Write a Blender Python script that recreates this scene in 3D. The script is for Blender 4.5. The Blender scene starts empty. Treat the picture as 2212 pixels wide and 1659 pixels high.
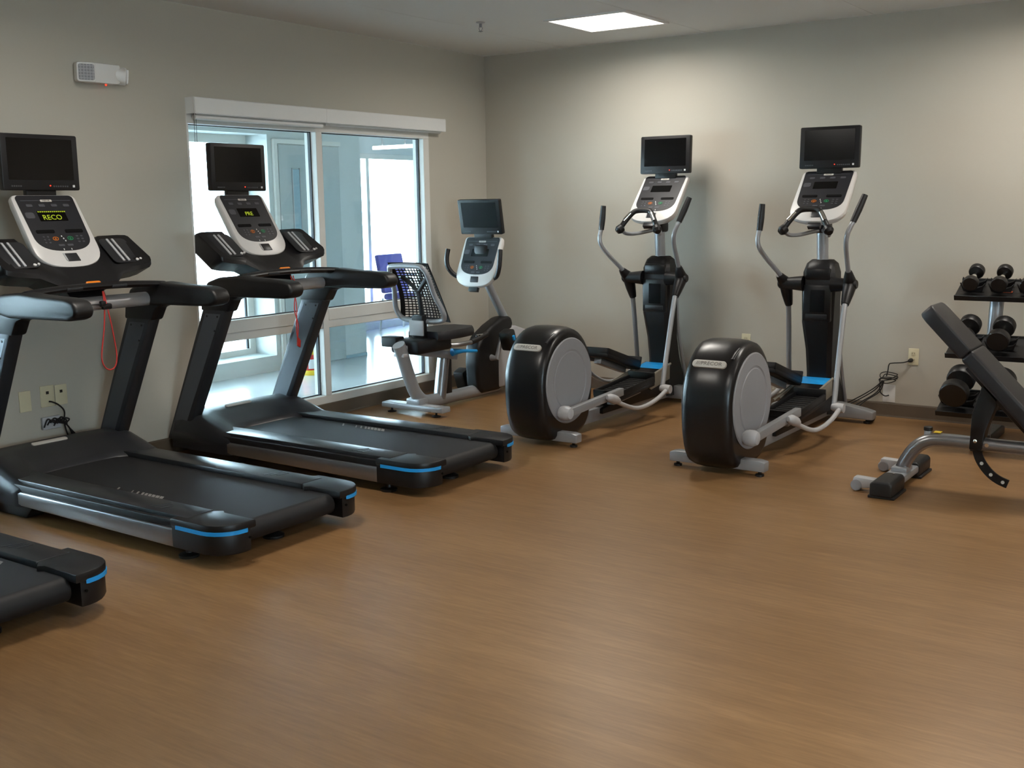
import bpy, bmesh, math, random
from mathutils import Vector, Matrix
random.seed(7)
PI = math.pi
scene = bpy.context.scene
COL = scene.collection

# ------------------------------------------------------------------ camera, world, exposure
FPX = 2365.0
cam_d = bpy.data.cameras.new('camera'); cam = bpy.data.objects.new('camera', cam_d); COL.objects.link(cam)
cam_d.sensor_width = 36.0; cam_d.lens = FPX / 2212 * 36.0; cam_d.clip_start = 0.05; cam_d.clip_end = 300
RX = Vector((0.8241, 0.5662, -0.0133)); RY = Vector((0.0809, -0.1410, -0.9867)); RZ = Vector((-0.5606, 0.8121, -0.1620))
m = Matrix((RX, -RY, -RZ)).transposed().to_4x4()
m.translation = Vector((5.5769, -7.7342, 1.5107))
cam.matrix_world = m
scene.camera = cam

world = bpy.data.worlds.new('World'); scene.world = world; world.use_nodes = True
bg = world.node_tree.nodes['Background']
bg.inputs['Color'].default_value = (0.68, 0.87, 1.0, 1); bg.inputs['Strength'].default_value = 24.0

vs = scene.view_settings
vs.view_transform = 'Standard'; vs.look = 'None'; vs.gamma = 1.0; vs.use_curve_mapping = False
vs.exposure = 0.0

LIGHT_W = 24.0         # watts of each ceiling panel
LIGHT_C = (1.0, 0.94, 0.855)

# ------------------------------------------------------------------ materials
def lin(c):
    return tuple((x / 12.92 if x <= 0.04045 else ((x + 0.055) / 1.055) ** 2.4) for x in [v / 255 for v in c])
MATS = {}
def mat(name, rgb, rough=0.5, metal=0.0, noise=0.06, nscale=40.0, bump=0.0, emit=None, estr=0.0, spec=0.5, coat=0.0):
    M = bpy.data.materials.new(name); M.use_nodes = True
    nt = M.node_tree; b = nt.nodes['Principled BSDF']
    col = lin(rgb)
    b.inputs['Roughness'].default_value = rough; b.inputs['Metallic'].default_value = metal
    b.inputs['Specular IOR Level'].default_value = spec
    if coat: b.inputs['Coat Weight'].default_value = coat
    tc = nt.nodes.new('ShaderNodeTexCoord')
    n = nt.nodes.new('ShaderNodeTexNoise'); n.inputs['Scale'].default_value = nscale; n.inputs['Detail'].default_value = 4
    nt.links.new(tc.outputs['Object'], n.inputs['Vector'])
    r = nt.nodes.new('ShaderNodeValToRGB')
    r.color_ramp.elements[0].color = (*[c * (1 - noise) for c in col], 1)
    r.color_ramp.elements[1].color = (*[min(1, c * (1 + noise)) for c in col], 1)
    nt.links.new(n.outputs['Fac'], r.inputs['Fac']); nt.links.new(r.outputs['Color'], b.inputs['Base Color'])
    if bump:
        bp = nt.nodes.new('ShaderNodeBump'); bp.inputs['Strength'].default_value = bump; bp.inputs['Distance'].default_value = 0.002
        nt.links.new(n.outputs['Fac'], bp.inputs['Height']); nt.links.new(bp.outputs['Normal'], b.inputs['Normal'])
    if emit:
        b.inputs['Emission Color'].default_value = (*emit, 1); b.inputs['Emission Strength'].default_value = estr
    MATS[name] = M
    return M

mat('wall_paint', (186, 180, 167), 0.75, noise=0.015, nscale=60, bump=0.08)
mat('ceiling_paint', (222, 221, 218), 0.85, noise=0.02, nscale=90, bump=0.1)
mat('base_vinyl', (98, 86, 72), 0.45)
mat('white_trim', (226, 226, 224), 0.4, noise=0.02)
mat('white_frame', (222, 220, 214), 0.45, noise=0.02)
mat('gasket', (14, 22, 30), 0.5)
mat('black_plastic', (17, 17, 19), 0.42, nscale=200, bump=0.03, spec=0.4)
mat('black_gloss', (17, 17, 19), 0.3, spec=0.5)
mat('black_rubber', (20, 20, 21), 0.45, nscale=150, bump=0.1)
mat('charcoal', (36, 37, 40), 0.38, nscale=120, spec=0.45)
mat('dark_steel', (54, 56, 60), 0.38, metal=0.5, noise=0.04)
mat('lit_steel', (84, 88, 94), 0.36, metal=0.35, noise=0.03)  # dark steel made lighter, window light put into the colour
mat('belt', (19, 19, 21), 0.6, nscale=300, bump=0.08, spec=0.4)
mat('rail_top', (34, 36, 39), 0.33, nscale=260, bump=0.04)
mat('silver', (150, 150, 152), 0.3, metal=0.85, noise=0.03)
mat('silver_paint', (158, 160, 163), 0.35, metal=0.35, noise=0.03)
mat('grey_plastic', (142, 142, 145), 0.45, noise=0.03)
mat('tube_silver', (178, 176, 176), 0.3, metal=0.4, noise=0.03)
mat('light_grey', (178, 178, 180), 0.4, noise=0.02)
mat('chrome', (225, 225, 225), 0.12, metal=1.0, noise=0.01)
mat('console_white', (206, 203, 200), 0.3, noise=0.02)
mat('console_face', (26, 27, 32), 0.44, noise=0.1, nscale=30)
mat('key_grey', (74, 75, 80), 0.4)
mat('slot_black', (4, 4, 5), 0.7, spec=0.15)
mat('screen', (7, 7, 8), 0.16, noise=0.02, spec=0.3)
mat('blue_accent', (28, 150, 222), 0.4, noise=0.03)
mat('blue_dark', (28, 92, 150), 0.4)
mat('badge', (196, 192, 184), 0.4, noise=0.03)
mat('badge_ink', (120, 116, 112), 0.5)
mat('orange', (232, 128, 26), 0.4)
mat('orange_key', (190, 104, 28), 0.4)
mat('green_key', (40, 132, 84), 0.4)
mat('white_key', (212, 212, 212), 0.4)
mat('red_cord', (188, 44, 34), 0.5)
mat('led_green', (120, 140, 10), 0.5, emit=(0.42, 0.5, 0.02), estr=0.55)
mat('led_red', (220, 20, 10), 0.4, emit=(1.0, 0.05, 0.02), estr=2.0)
mat('ivory', (214, 204, 172), 0.4, noise=0.02)
mat('wire', (18, 18, 19), 0.5)
mat('beige_panel', (150, 146, 134), 0.4, metal=0.2)
mat('vinyl_pad', (30, 30, 33), 0.48, nscale=180, bump=0.12)
mat('rack_black', (17, 17, 18), 0.45, nscale=120)
mat('dumbbell_rubber', (11, 11, 12), 0.42, nscale=150, bump=0.1)
mat('tile', (206, 210, 212), 0.16, noise=0.03, nscale=6)
mat('hall_paint', (204, 209, 208), 0.7, noise=0.02)
mat('door_paint', (178, 184, 184), 0.5, noise=0.02)
mat('ground', (214, 216, 212), 0.8, noise=0.05, nscale=4)
mat('shrub', (92, 132, 150), 0.7, noise=0.3, nscale=20)
mat('purple_fabric', (116, 108, 186), 0.7, noise=0.1, nscale=90)
mat('vision_glass', (150, 172, 182), 0.2)
mat('yellow', (232, 196, 40), 0.45)
mat('red_can', (208, 44, 40), 0.4)
mat('paper_white', (232, 232, 236), 0.6)
mat('orange_label', (190, 82, 40), 0.5)
mat('light_panel', (255, 252, 246), 0.5, emit=LIGHT_C, estr=5.0)
mat('hall_glow', (255, 255, 255), 0.5, emit=(0.9, 0.97, 1.0), estr=7.0)

# vinyl wood floor: streaks that run along X
def floor_mat():
    M = bpy.data.materials.new('wood_vinyl'); M.use_nodes = True; nt = M.node_tree; b = nt.nodes['Principled BSDF']
    tc = nt.nodes.new('ShaderNodeTexCoord')
    def streak(sx, sy, scale, detail):
        mp = nt.nodes.new('ShaderNodeMapping'); mp.inputs['Scale'].default_value = (sx, sy, 1)
        nt.links.new(tc.outputs['Object'], mp.inputs['Vector'])
        n = nt.nodes.new('ShaderNodeTexNoise'); n.inputs['Scale'].default_value = scale; n.inputs['Detail'].default_value = detail
        n.inputs['Roughness'].default_value = 0.62
        nt.links.new(mp.outputs['Vector'], n.inputs['Vector']); return n
    a = streak(0.55, 6.0, 1.6, 5); c = streak(2.4, 22.0, 2.6, 5); d = streak(0.35, 0.9, 1.2, 2)
    mx = nt.nodes.new('ShaderNodeMix'); mx.data_type = 'FLOAT'; mx.inputs[0].default_value = 0.55
    nt.links.new(a.outputs['Fac'], mx.inputs[2]); nt.links.new(c.outputs['Fac'], mx.inputs[3])
    mx2 = nt.nodes.new('ShaderNodeMix'); mx2.data_type = 'FLOAT'; mx2.inputs[0].default_value = 0.3
    nt.links.new(mx.outputs[0], mx2.inputs[2]); nt.links.new(d.outputs['Fac'], mx2.inputs[3])
    r = nt.nodes.new('ShaderNodeValToRGB'); e = r.color_ramp.elements
    e[0].position = 0.34; e[0].color = (*lin((114, 82, 49)), 1)
    e[1].position = 0.66; e[1].color = (*lin((154, 118, 79)), 1)
    k = r.color_ramp.elements.new(0.5); k.color = (*lin((134, 100, 64)), 1)
    nt.links.new(mx2.outputs[0], r.inputs['Fac']); nt.links.new(r.outputs['Color'], b.inputs['Base Color'])
    b.inputs['Roughness'].default_value = 0.37; b.inputs['Specular IOR Level'].default_value = 0.4
    bp = nt.nodes.new('ShaderNodeBump'); bp.inputs['Strength'].default_value = 0.05; bp.inputs['Distance'].default_value = 0.001
    nt.links.new(c.outputs['Fac'], bp.inputs['Height']); nt.links.new(bp.outputs['Normal'], b.inputs['Normal'])
    MATS['wood_vinyl'] = M
floor_mat()

def glass_mat():
    M = bpy.data.materials.new('pane_glass'); M.use_nodes = True; nt = M.node_tree
    for n in list(nt.nodes): nt.nodes.remove(n)
    out = nt.nodes.new('ShaderNodeOutputMaterial'); mix = nt.nodes.new('ShaderNodeMixShader')
    t = nt.nodes.new('ShaderNodeBsdfTransparent'); t.inputs['Color'].default_value = (0.95, 0.975, 0.98, 1)
    g = nt.nodes.new('ShaderNodeBsdfGlossy'); g.inputs['Roughness'].default_value = 0.02
    f = nt.nodes.new('ShaderNodeFresnel'); f.inputs['IOR'].default_value = 1.45
    gm = nt.nodes.new('ShaderNodeNewGeometry'); mr = nt.nodes.new('ShaderNodeMapRange')      # same reflectance on the way in and out
    mr.inputs['To Min'].default_value = 1.45; mr.inputs['To Max'].default_value = 1 / 1.45
    nt.links.new(gm.outputs['Backfacing'], mr.inputs['Value']); nt.links.new(mr.outputs['Result'], f.inputs['IOR'])
    nt.links.new(f.outputs[0], mix.inputs[0]); nt.links.new(t.outputs[0], mix.inputs[1]); nt.links.new(g.outputs[0], mix.inputs[2])
    nt.links.new(mix.outputs[0], out.inputs['Surface'])
    MATS['pane_glass'] = M
glass_mat()

# ------------------------------------------------------------------ mesh helpers
def nbm(): return bmesh.new()

def obj(name, bm, material, parent=None, off=None, angle=38, smooth=True):
    if off is not None: bmesh.ops.translate(bm, verts=bm.verts[:], vec=-Vector(off))
    bmesh.ops.recalc_face_normals(bm, faces=bm.faces[:])
    if smooth:
        for f in bm.faces: f.smooth = True
        for e in bm.edges:
            if len(e.link_faces) == 2 and e.calc_face_angle(0) > math.radians(angle): e.smooth = False
    me = bpy.data.meshes.new(name); bm.to_mesh(me); bm.free()
    me.materials.append(MATS[material])
    o = bpy.data.objects.new(name, me); COL.objects.link(o)
    if parent is not None: o.parent = parent
    return o

def tag(o, label, cat=None, group=None, kind=None):
    if label: o['label'] = label
    if cat: o['category'] = cat
    if group: o['group'] = group
    if kind: o['kind'] = kind
    return o
def thing(name, label, cat, loc=(0, 0, 0), rotz=0, group=None):
    o = bpy.data.objects.new(name, None); COL.objects.link(o); o.empty_display_size = 0.1
    o.location = loc; o.rotation_euler = (0, 0, rotz)
    return tag(o, label, cat, group)
def struct(name, bm, material, parent=None, smooth=False):
    o = obj(name, bm, material, parent, smooth=smooth)
    if parent is None: o['kind'] = 'structure'
    return o
def copy_tree(o, parent=None):
    c = o.copy(); COL.objects.link(c); c.parent = parent
    for ch in list(o.children): copy_tree(ch, c)
    return c

def bevel(bm, geom_edges, off, seg=2):
    bmesh.ops.bevel(bm, geom=geom_edges, offset=off, segments=seg, affect='EDGES', profile=0.5, clamp_overlap=True)

def box(bm, x0, x1, y0, y1, z0, z1, bev=0.0, seg=2, M=None):
    b2 = bmesh.new()
    bmesh.ops.create_cube(b2, size=1.0)
    for v in b2.verts:
        v.co = Vector(((x0 + x1) / 2 + v.co.x * (x1 - x0), (y0 + y1) / 2 + v.co.y * (y1 - y0), (z0 + z1) / 2 + v.co.z * (z1 - z0)))
    if bev: bevel(b2, b2.edges[:], bev, seg)
    merge(bm, b2, M); return bm
def merge(bm, b2, M=None):
    if M is not None: bmesh.ops.transform(b2, matrix=M, verts=b2.verts[:])
    me = bpy.data.meshes.new('tmp'); b2.to_mesh(me); b2.free(); bm.from_mesh(me); bpy.data.meshes.remove(me)
def prism(bm, pts, axis, a0, a1, bev=0.0, seg=2, M=None, only_rim=False):
    b2 = bmesh.new()
    def P(p, a):
        return (a, p[0], p[1]) if axis == 'x' else (p[0], a, p[1]) if axis == 'y' else (p[0], p[1], a)
    v0 = [b2.verts.new(P(p, a0)) for p in pts]; v1 = [b2.verts.new(P(p, a1)) for p in pts]
    b2.faces.new(v0); b2.faces.new(v1[::-1]); n = len(pts)
    for i in range(n): b2.faces.new((v0[i], v0[(i + 1) % n], v1[(i + 1) % n], v1[i]))
    bmesh.ops.recalc_face_normals(b2, faces=b2.faces[:])
    if bev:
        es = b2.edges[:]
        if only_rim:
            s0 = set(v0); s1 = set(v1)
            es = [e for e in es if (e.verts[0] in s0) == (e.verts[1] in s0)]
        bevel(b2, es, bev, seg)
    merge(bm, b2, M); return bm
def loft(bm, rings, cap=True, closed=True, M=None):
    b2 = bmesh.new(); R = [[b2.verts.new(p) for p in r] for r in rings]; n = len(rings[0])
    for a, b in zip(R, R[1:]):
        for i in range(n if closed else n - 1):
            b2.faces.new((a[i], a[(i + 1) % n], b[(i + 1) % n], b[i]))
    if cap and closed:
        b2.faces.new(R[0][::-1]); b2.faces.new(R[-1])
    bmesh.ops.recalc_face_normals(b2, faces=b2.faces[:])
    merge(bm, b2, M); return bm
def catmull(path, k=6, closed=False):
    P = [Vector(p) for p in path]; n = len(P); out = []
    rng = range(n) if closed else range(n - 1)
    for i in rng:
        if closed: p0, p1, p2, p3 = P[i - 1], P[i], P[(i + 1) % n], P[(i + 2) % n]
        else: p0, p1, p2, p3 = P[max(i - 1, 0)], P[i], P[i + 1], P[min(i + 2, n - 1)]
        for j in range(k):
            t = j / k
            out.append(0.5 * ((2 * p1) + (-p0 + p2) * t + (2 * p0 - 5 * p1 + 4 * p2 - p3) * t * t + (-p0 + 3 * p1 - 3 * p2 + p3) * t ** 3))
    if not closed: out.append(P[-1])
    return out
def tube(bm, path, r, n=12, k=0, closed=False, flat=None, M=None):
    """swept tube; r number or list; flat=(a,b,updir): elliptical section"""
    P = [Vector(p) for p in path]
    if k:
        if isinstance(r, (list, tuple)):
            rr = []
            for i in range(len(P) - 1):
                for j in range(k): rr.append(r[i] + (r[i + 1] - r[i]) * j / k)
            rr.append(r[-1]); r = rr
        P = catmull(P, k, closed)
    N = len(P); rl = r if isinstance(r, (list, tuple)) else [r] * N
    rings = []; up = None
    for i in range(N):
        if closed: t = (P[(i + 1) % N] - P[i - 1])
        else: t = P[min(i + 1, N - 1)] - P[max(i - 1, 0)]
        t.normalize()
        if up is None:
            up = Vector((0, 0, 1)) if abs(t.z) < 0.9 else Vector((0, 1, 0))
            if flat: up = Vector(flat[2])
        s = t.cross(up); s.normalize(); u = s.cross(t); u.normalize()
        if not flat: up = u
        a, b = (flat[0], flat[1]) if flat else (1.0, 1.0)
        rings.append([P[i] + (s * math.cos(2 * PI * j / n) * a + u * math.sin(2 * PI * j / n) * b) * rl[i] for j in range(n)])
    if closed:
        rings.append(rings[0]); b2 = bmesh.new(); loft(b2, rings, cap=False); bmesh.ops.remove_doubles(b2, verts=b2.verts[:], dist=1e-6); merge(bm, b2, M)
    else: loft(bm, rings, M=M)
    return bm
def lathe(bm, prof, n=24, M=None):
    """prof list of (r,z) about local z"""
    rings = [[(max(r, 1e-4) * math.cos(2 * PI * j / n), max(r, 1e-4) * math.sin(2 * PI * j / n), z) for j in range(n)] for r, z in prof]
    return loft(bm, rings, M=M)
def frame(o, right, up):
    r = Vector(right).normalized(); u = Vector(up); n = r.cross(u).normalized(); u = n.cross(r).normalized()
    M = Matrix((r, u, n)).transposed().to_4x4(); M.translation = Vector(o); return M
def axis_m(o, d):
    d = Vector(d).normalized(); M = d.to_track_quat('Z', 'Y').to_matrix().to_4x4(); M.translation = Vector(o); return M
def textbm(s, size, M, extrude=0.0006):
    cu = bpy.data.curves.new('txt', 'FONT'); cu.body = s; cu.size = size; cu.align_x = 'CENTER'; cu.align_y = 'CENTER'; cu.extrude = extrude
    cu.resolution_u = 3
    o = bpy.data.objects.new('txt', cu); COL.objects.link(o)
    dg = bpy.context.evaluated_depsgraph_get(); dg.update()
    me = bpy.data.meshes.new_from_object(o.evaluated_get(dg)); bm = bmesh.new(); bm.from_mesh(me)
    bpy.data.objects.remove(o); bpy.data.curves.remove(cu); bpy.data.meshes.remove(me)
    bmesh.ops.transform(bm, matrix=M, verts=bm.verts[:]); return bm
def rrect(w, h, r, n=5):
    pts = []
    for cx, cy, a0 in ((w / 2 - r, h / 2 - r, 0), (-w / 2 + r, h / 2 - r, 90), (-w / 2 + r, -h / 2 + r, 180), (w / 2 - r, -h / 2 + r, 270)):
        for i in range(n + 1):
            a = math.radians(a0 + 90 * i / n); pts.append((cx + r * math.cos(a), cy + r * math.sin(a)))
    return pts

# ------------------------------------------------------------------ the room
H = 2.74; XR = 9.0; YF = -10.5
WY0, WY1, WZ0, WZ1 = -3.16, -0.78, 0.095, 2.10      # window opening in the left wall
b = nbm(); box(b, 0, XR, YF, 0, -0.1, 0); struct('floor', b, 'wood_vinyl')
b = nbm(); box(b, -0.2, XR + .2, YF - .2, 0.2, H + 0.012, H + 0.15); ceil = struct('ceiling', b, 'ceiling_paint')
for ix in range(-2, 7):                                # wide ceiling boards, thin open joints
    for iy in range(0, 3):
        x0 = max(0.0, 2.03 + ix * 1.22); x1 = min(XR, 2.03 + (ix + 1) * 1.22); y1 = -iy * 3.66; y0 = max(YF, y1 - 3.66)
        if x1 <= x0: continue
        b = nbm(); box(b, x0 + .0012, x1 - .0012, y0 + .0012, y1 - .0012, H, H + .012); obj('ceiling_board', b, 'ceiling_paint', ceil, smooth=False)
b = nbm()
SY0, SY1 = -8.4, -4.95                                 # a second, unseen window nearer the camera
box(b, -0.15, 0, YF, SY0, 0, H); box(b, -0.15, 0, SY1, WY0, 0, H); box(b, -0.15, 0, SY0, SY1, 0, WZ0); box(b, -0.15, 0, SY0, SY1, WZ1, H); box(b, -0.15, 0, WY1, 0, 0, H); box(b, -0.15, 0, WY0, WY1, 0, WZ0); box(b, -0.15, 0, WY0, WY1, WZ1, H)
struct('wall_left', b, 'wall_paint')
b = nbm(); box(b, -0.15, XR, 0, 0.15, 0, H); struct('wall_back', b, 'wall_paint')
b = nbm(); box(b, XR, XR + .15, YF, -8.6, 0, H); box(b, XR, XR + .15, -6.6, 0.15, 0, H); box(b, XR, XR + .15, -8.6, -6.6, 0, .7); box(b, XR, XR + .15, -8.6, -6.6, 2.1, H); struct('wall_right', b, 'wall_paint')
b = nbm(); box(b, -0.15, XR + .15, YF - .15, YF, 0, H); struct('wall_front', b, 'wall_paint')
def bprof(s): return [(0, 0), (0.012 * s, 0), (0.009 * s, 0.012), (0.007 * s, 0.09), (0.003 * s, 0.1), (0, 0.1)]
b = nbm(); prism(b, bprof(1), 'y', YF, -0.012); struct('baseboard_left', b, 'base_vinyl')
b = nbm(); prism(b, bprof(-1), 'x', 0.0, XR); struct('baseboard_back', b, 'base_vinyl')
# ---- window in the left wall
b = nbm()
FD0, FD1 = -0.105, 0.006
def fr(y0, y1, z0, z1, x0=FD0, x1=FD1): box(b, x0, x1, y0, y1, z0, z1, 0.003, 1)
fr(WY0, WY1, WZ0, 0.155); fr(WY0, WY1, 2.03, WZ1); fr(WY0, WY0 + .014, .155, 2.03); fr(WY1 - .07, WY1, .155, 2.03)
win = struct('window_1', b, 'white_frame')
b = nbm(); box(b, FD0, FD1 + .004, -2.045, -1.985, .155, 2.03, 0.003, 1); obj('mullion', b, 'white_frame', win)
for y0, y1 in ((WY0 + .014, -2.045), (-1.985, WY1 - .07)):
    b = nbm(); box(b, FD0, FD1 - .004, y0, y1, 0.645, 0.782, 0.003, 1); box(b, FD1 - .004, FD1 + .004, y0, y1, 0.70, 0.782, 0.002, 1); obj('mid_rail', b, 'white_frame', win)
    for z0, z1 in ((.155, .645), (.782, 2.03)):
        b = nbm(); box(b, -0.056, -0.050, y0, y1, z0, z1); obj('pane', b, 'pane_glass', win, smooth=False)
        b = nbm()
        for yy in (y0, y1 - .008): box(b, -0.066, -0.042, yy, yy + .008, z0, z1)
        for zz in (z0, z1 - .006): box(b, -0.064, -0.044, y0 + .008, y1 - .008, zz, zz + .006)
        obj('gasket', b, 'gasket', win, smooth=False)
for nm, x0, x1, y0, y1, z0, z1 in (('window_5', FD0, FD1, SY0, SY1, WZ0, WZ1), ('window_6', XR + .03, XR + .1, -8.6, -6.6, .7, 2.1)):  # the right-wall one is unseen, added and sized for daylight fill
    b = nbm(); ym = (y0 + y1) / 2
    for a, c, d, e in ((y0, y1, z0, z0 + .06), (y0, y1, z1 - .06, z1), (y0, y0 + .06, z0 + .06, z1 - .06), (y1 - .06, y1, z0 + .06, z1 - .06), (ym - .03, ym + .03, z0 + .06, z1 - .06)): box(b, x0, x1, a, c, d, e)
    w = struct(nm, b, 'white_frame')
    for a, c in ((y0 + .06, ym - .03), (ym + .03, y1 - .06)):
        b = nbm(); box(b, (x0 + x1) / 2 - .003, (x0 + x1) / 2 + .003, a, c, z0 + .06, z1 - .06); obj('pane', b, 'pane_glass', w, smooth=False)
# ---- roller shades with a white fascia
for i, (y0, y1, lab) in enumerate(((-3.155, -2.012, 'white roller shade fascia with pull chain, left half above the window'), (-2.010, -0.665, 'white roller shade fascia over the right half of the window'))):
    t = thing('roller_shade', lab, 'shade', (0, (y0 + y1) / 2, 2.13), group='roller shades over the window')
    o = (0, (y0 + y1) / 2, 2.13)
    b = nbm(); prism(b, [(0.0, 2.185), (0.085, 2.185), (0.09, 2.18), (0.09, 2.09), (0.085, 2.085), (0.08, 2.09), (0.08, 2.175), (0.0, 2.175)], 'y', y0, y1); obj('fascia', b, 'white_trim', t, o)
    b = nbm(); box(b, 0.0, 0.082, y0 - .002 if i == 0 else y1 - .004, y0 + .004 if i == 0 else y1 + .002, 2.087, 2.186); obj('end_bracket', b, 'white_trim', t, o, smooth=False)
    b = nbm(); lathe(b, [(0.03, 0), (0.03, y1 - y0 - .04)], 20, axis_m((0.04, y0 + .02, 2.125), (0, 1, 0))); obj('roller_tube', b, 'white_trim', t, o)
    if i == 0:
        b = nbm(); tube(b, [(0.05, y0 + .02, 2.068), (0.05, y1 - .01, 2.068)], 0.016, 12); obj('hem_bar', b, 'white_trim', t, o)
        b = nbm(); box(b, .047, .051, y0 + .02, y1 - .01, 2.068, 2.13); obj('shade_fabric', b, 'white_trim', t, o)
        b = nbm(); tube(b, [(0.055, y0 + .015, 2.12), (0.055, y0 + .012, 1.9), (0.055, y0 + .02, 1.86), (0.055, y0 + .028, 1.9), (0.055, y0 + .03, 2.12)], 0.0016, 6); obj('pull_chain', b, 'gasket', t, o)
    else:
        b = nbm(); tube(b, [(0.05, y0 + .02, 2.082), (0.05, y1 - .03, 2.082)], 0.010, 10); obj('hem_bar', b, 'white_trim', t, o)
        b = nbm(); box(b, .047, .051, y0 + .02, y1 - .03, 2.082, 2.13); obj('shade_fabric', b, 'white_trim', t, o)

# ------------------------------------------------------------------ hall and lounge beyond the window
HZ = 2.6
b = nbm(); box(b, -6.0, -0.15, -9.0, 7.0, -0.1, 0); struct('floor_hall', b, 'tile')
b = nbm(); box(b, -6.0, -0.15, -9.0, 7.0, HZ, HZ + .1); struct('ceiling_hall', b, 'hall_paint')
b = nbm()
AX0, AX1 = -2.35, -2.0
wins = [(-7.6, -4.6), (-3.9, -0.62)]
ys = [-9.0] + [v for w in wins for v in w] + [0.62]
for y0, y1 in zip(ys[0::2], ys[1::2]): box(b, AX0, AX1, y0, y1, 0, HZ)
for y0, y1 in wins: box(b, AX0, AX1, y0, y1, 0, .147); box(b, AX0, AX1, y0, y1, 2.166, HZ)
struct('wall_hall', b, 'hall_paint')
for k, (y0, y1) in enumerate(wins):
    b = nbm(); xa, xb = -2.34, -2.28
    box(b, xa, xb, y0, y1, .147, .20); box(b, xa, xb, y0, y1, 2.09, 2.166); box(b, xa, xb, y0, y0 + .06, .2, 2.09); box(b, xa, xb, y1 - .07, y1, .2, 2.09)
    w = struct('window_%d' % (2 + k), b, 'white_frame')
    b = nbm(); box(b, -2.315, -2.31, y0 + .06, y1 - .07, .2, 2.09); obj('pane', b, 'pane_glass', w, smooth=False)
    b = nbm(); box(b, -2.318, -2.300, y1 - .085, y1 - .07, .2, 2.09); obj('gasket', b, 'gasket', w, smooth=False)
# flush hall door with a narrow vision panel
b = nbm(); box(b, -2.0, -1.985, -0.50, 0.30, 0.006, 2.08, 0.002, 1); door = struct('door_1', b, 'door_paint')
b = nbm(); box(b, -1.985, -1.978, -0.335, -0.25, 1.0, 1.86, .002, 1); obj('vision_panel', b, 'vision_glass', door)
b = nbm()
for y in (-.345, -.25): box(b, -1.985, -1.974, y, y + .01, .99, 1.87)
obj('panel_trim', b, 'light_grey', door)
b = nbm(); box(b, -2.0, -1.97, -0.57, -0.52, 0.0, 2.13, .003, 1); box(b, -2.0, -1.98, -.52, .32, 2.09, 2.13); struct('trim_1', b, 'white_frame')
b = nbm(); box(b, -2.0, -1.992, .308, .62, 0, .03); struct('baseboard_hall', b, 'vision_glass')
# lounge side: window wall
b = nbm(); LX = -3.5
box(b, LX - .2, LX, .62, 2.25, 0, HZ); box(b, LX - .2, LX, 2.25, 5.6, 0, .08); box(b, LX - .2, LX, 2.25, 5.6, 2.14, HZ); box(b, LX - .2, LX, 5.6, 7.0, 0, HZ)
struct('wall_lounge', b, 'hall_paint')
b = nbm()
box(b, LX - .08, LX - .02, 2.25, 5.6, .08, .14); box(b, LX - .08, LX - .02, 2.25, 5.6, 2.08, 2.14)
for y in (2.25, 2.40, 3.95, 5.54): box(b, LX - .08, LX - .02, y, y + .05, .14, 2.08)
w = struct('window_4', b, 'white_frame')
b = nbm(); box(b, LX - .052, LX - .048, 2.25, 5.6, .14, 2.08); obj('pane', b, 'pane_glass', w, smooth=False)
b = nbm(); box(b, LX - .2, AX0, .5, .62, 0, HZ); struct('wall_lounge_return', b, 'hall_paint')
b = nbm(); box(b, -0.3, -0.15, .15, 7.0, 0, HZ); struct('wall_lounge_side', b, 'hall_paint')
b = nbm(); box(b, -6.0, -0.15, 6.9, 7.0, 0, HZ); struct('wall_lounge_end', b, 'hall_paint')
b = nbm(); box(b, -2.35, -0.15, -9.0, -8.9, 0, HZ); struct('wall_hall_end', b, 'hall_paint')
b = nbm(); box(b, -60, -6.0, -60, 60, -0.2, -0.06); box(b, -6.0, AX0 - .001, -60, .5, -0.2, -.1001); struct('ground_outside', b, 'ground')
b = nbm(); box(b, -6.0, AX0, -9.0, .5, -0.1, -0.05); struct('ground_path', b, 'ground')
# glowing bar on rods in the lounge, an assumed form
t = thing('glow_bar', 'white glowing bar hanging in the lounge beyond the window', 'lamp', (-3.02, 2.34, 2.2))
b = nbm(); box(b, -3.34, -2.70, 2.315, 2.365, 2.175, 2.215, .008); obj('tube', b, 'hall_glow', t, (-3.02, 2.34, 2.2))
b = nbm()
for x in (-3.2, -2.85): tube(b, [(x, 2.34, 2.21), (x, 2.34, HZ)], 0.006, 8)
obj('rod', b, 'light_grey', t, (-3.02, 2.34, 2.2))
# shrub seen through the low hall window
t = thing('low_shrub', 'low bluish shrub outside the low hall window', 'shrub', (-3.6, -2.3, -.05))
b = nbm()
for i in range(70):
    a = random.uniform(0, 2 * PI); r = random.uniform(0, .55); z = random.uniform(.03, .32) * (1 - r * .8)
    c = Vector((r * math.cos(a), 1.4 * r * math.sin(a), z)); d = Vector((random.uniform(-1, 1), random.uniform(-1, 1), random.uniform(.2, 1))).normalized() * .06
    s = d.cross(Vector((0, 0, 1))).normalized() * .022
    vs_ = [b.verts.new(c - d), b.verts.new(c + s), b.verts.new(c + d), b.verts.new(c - s + Vector((0, 0, .004)))]
    b.faces.new(vs_)
obj('leaves', b, 'shrub', t, smooth=False)
b = nbm()
for i in range(9):
    a = i * 0.7; tube(b, [(0, 0, 0), (.2 * math.cos(a), .3 * math.sin(a), .12), (.4 * math.cos(a), .55 * math.sin(a), .2)], .006, 5)
obj('stems', b, 'shrub', t)
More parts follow.
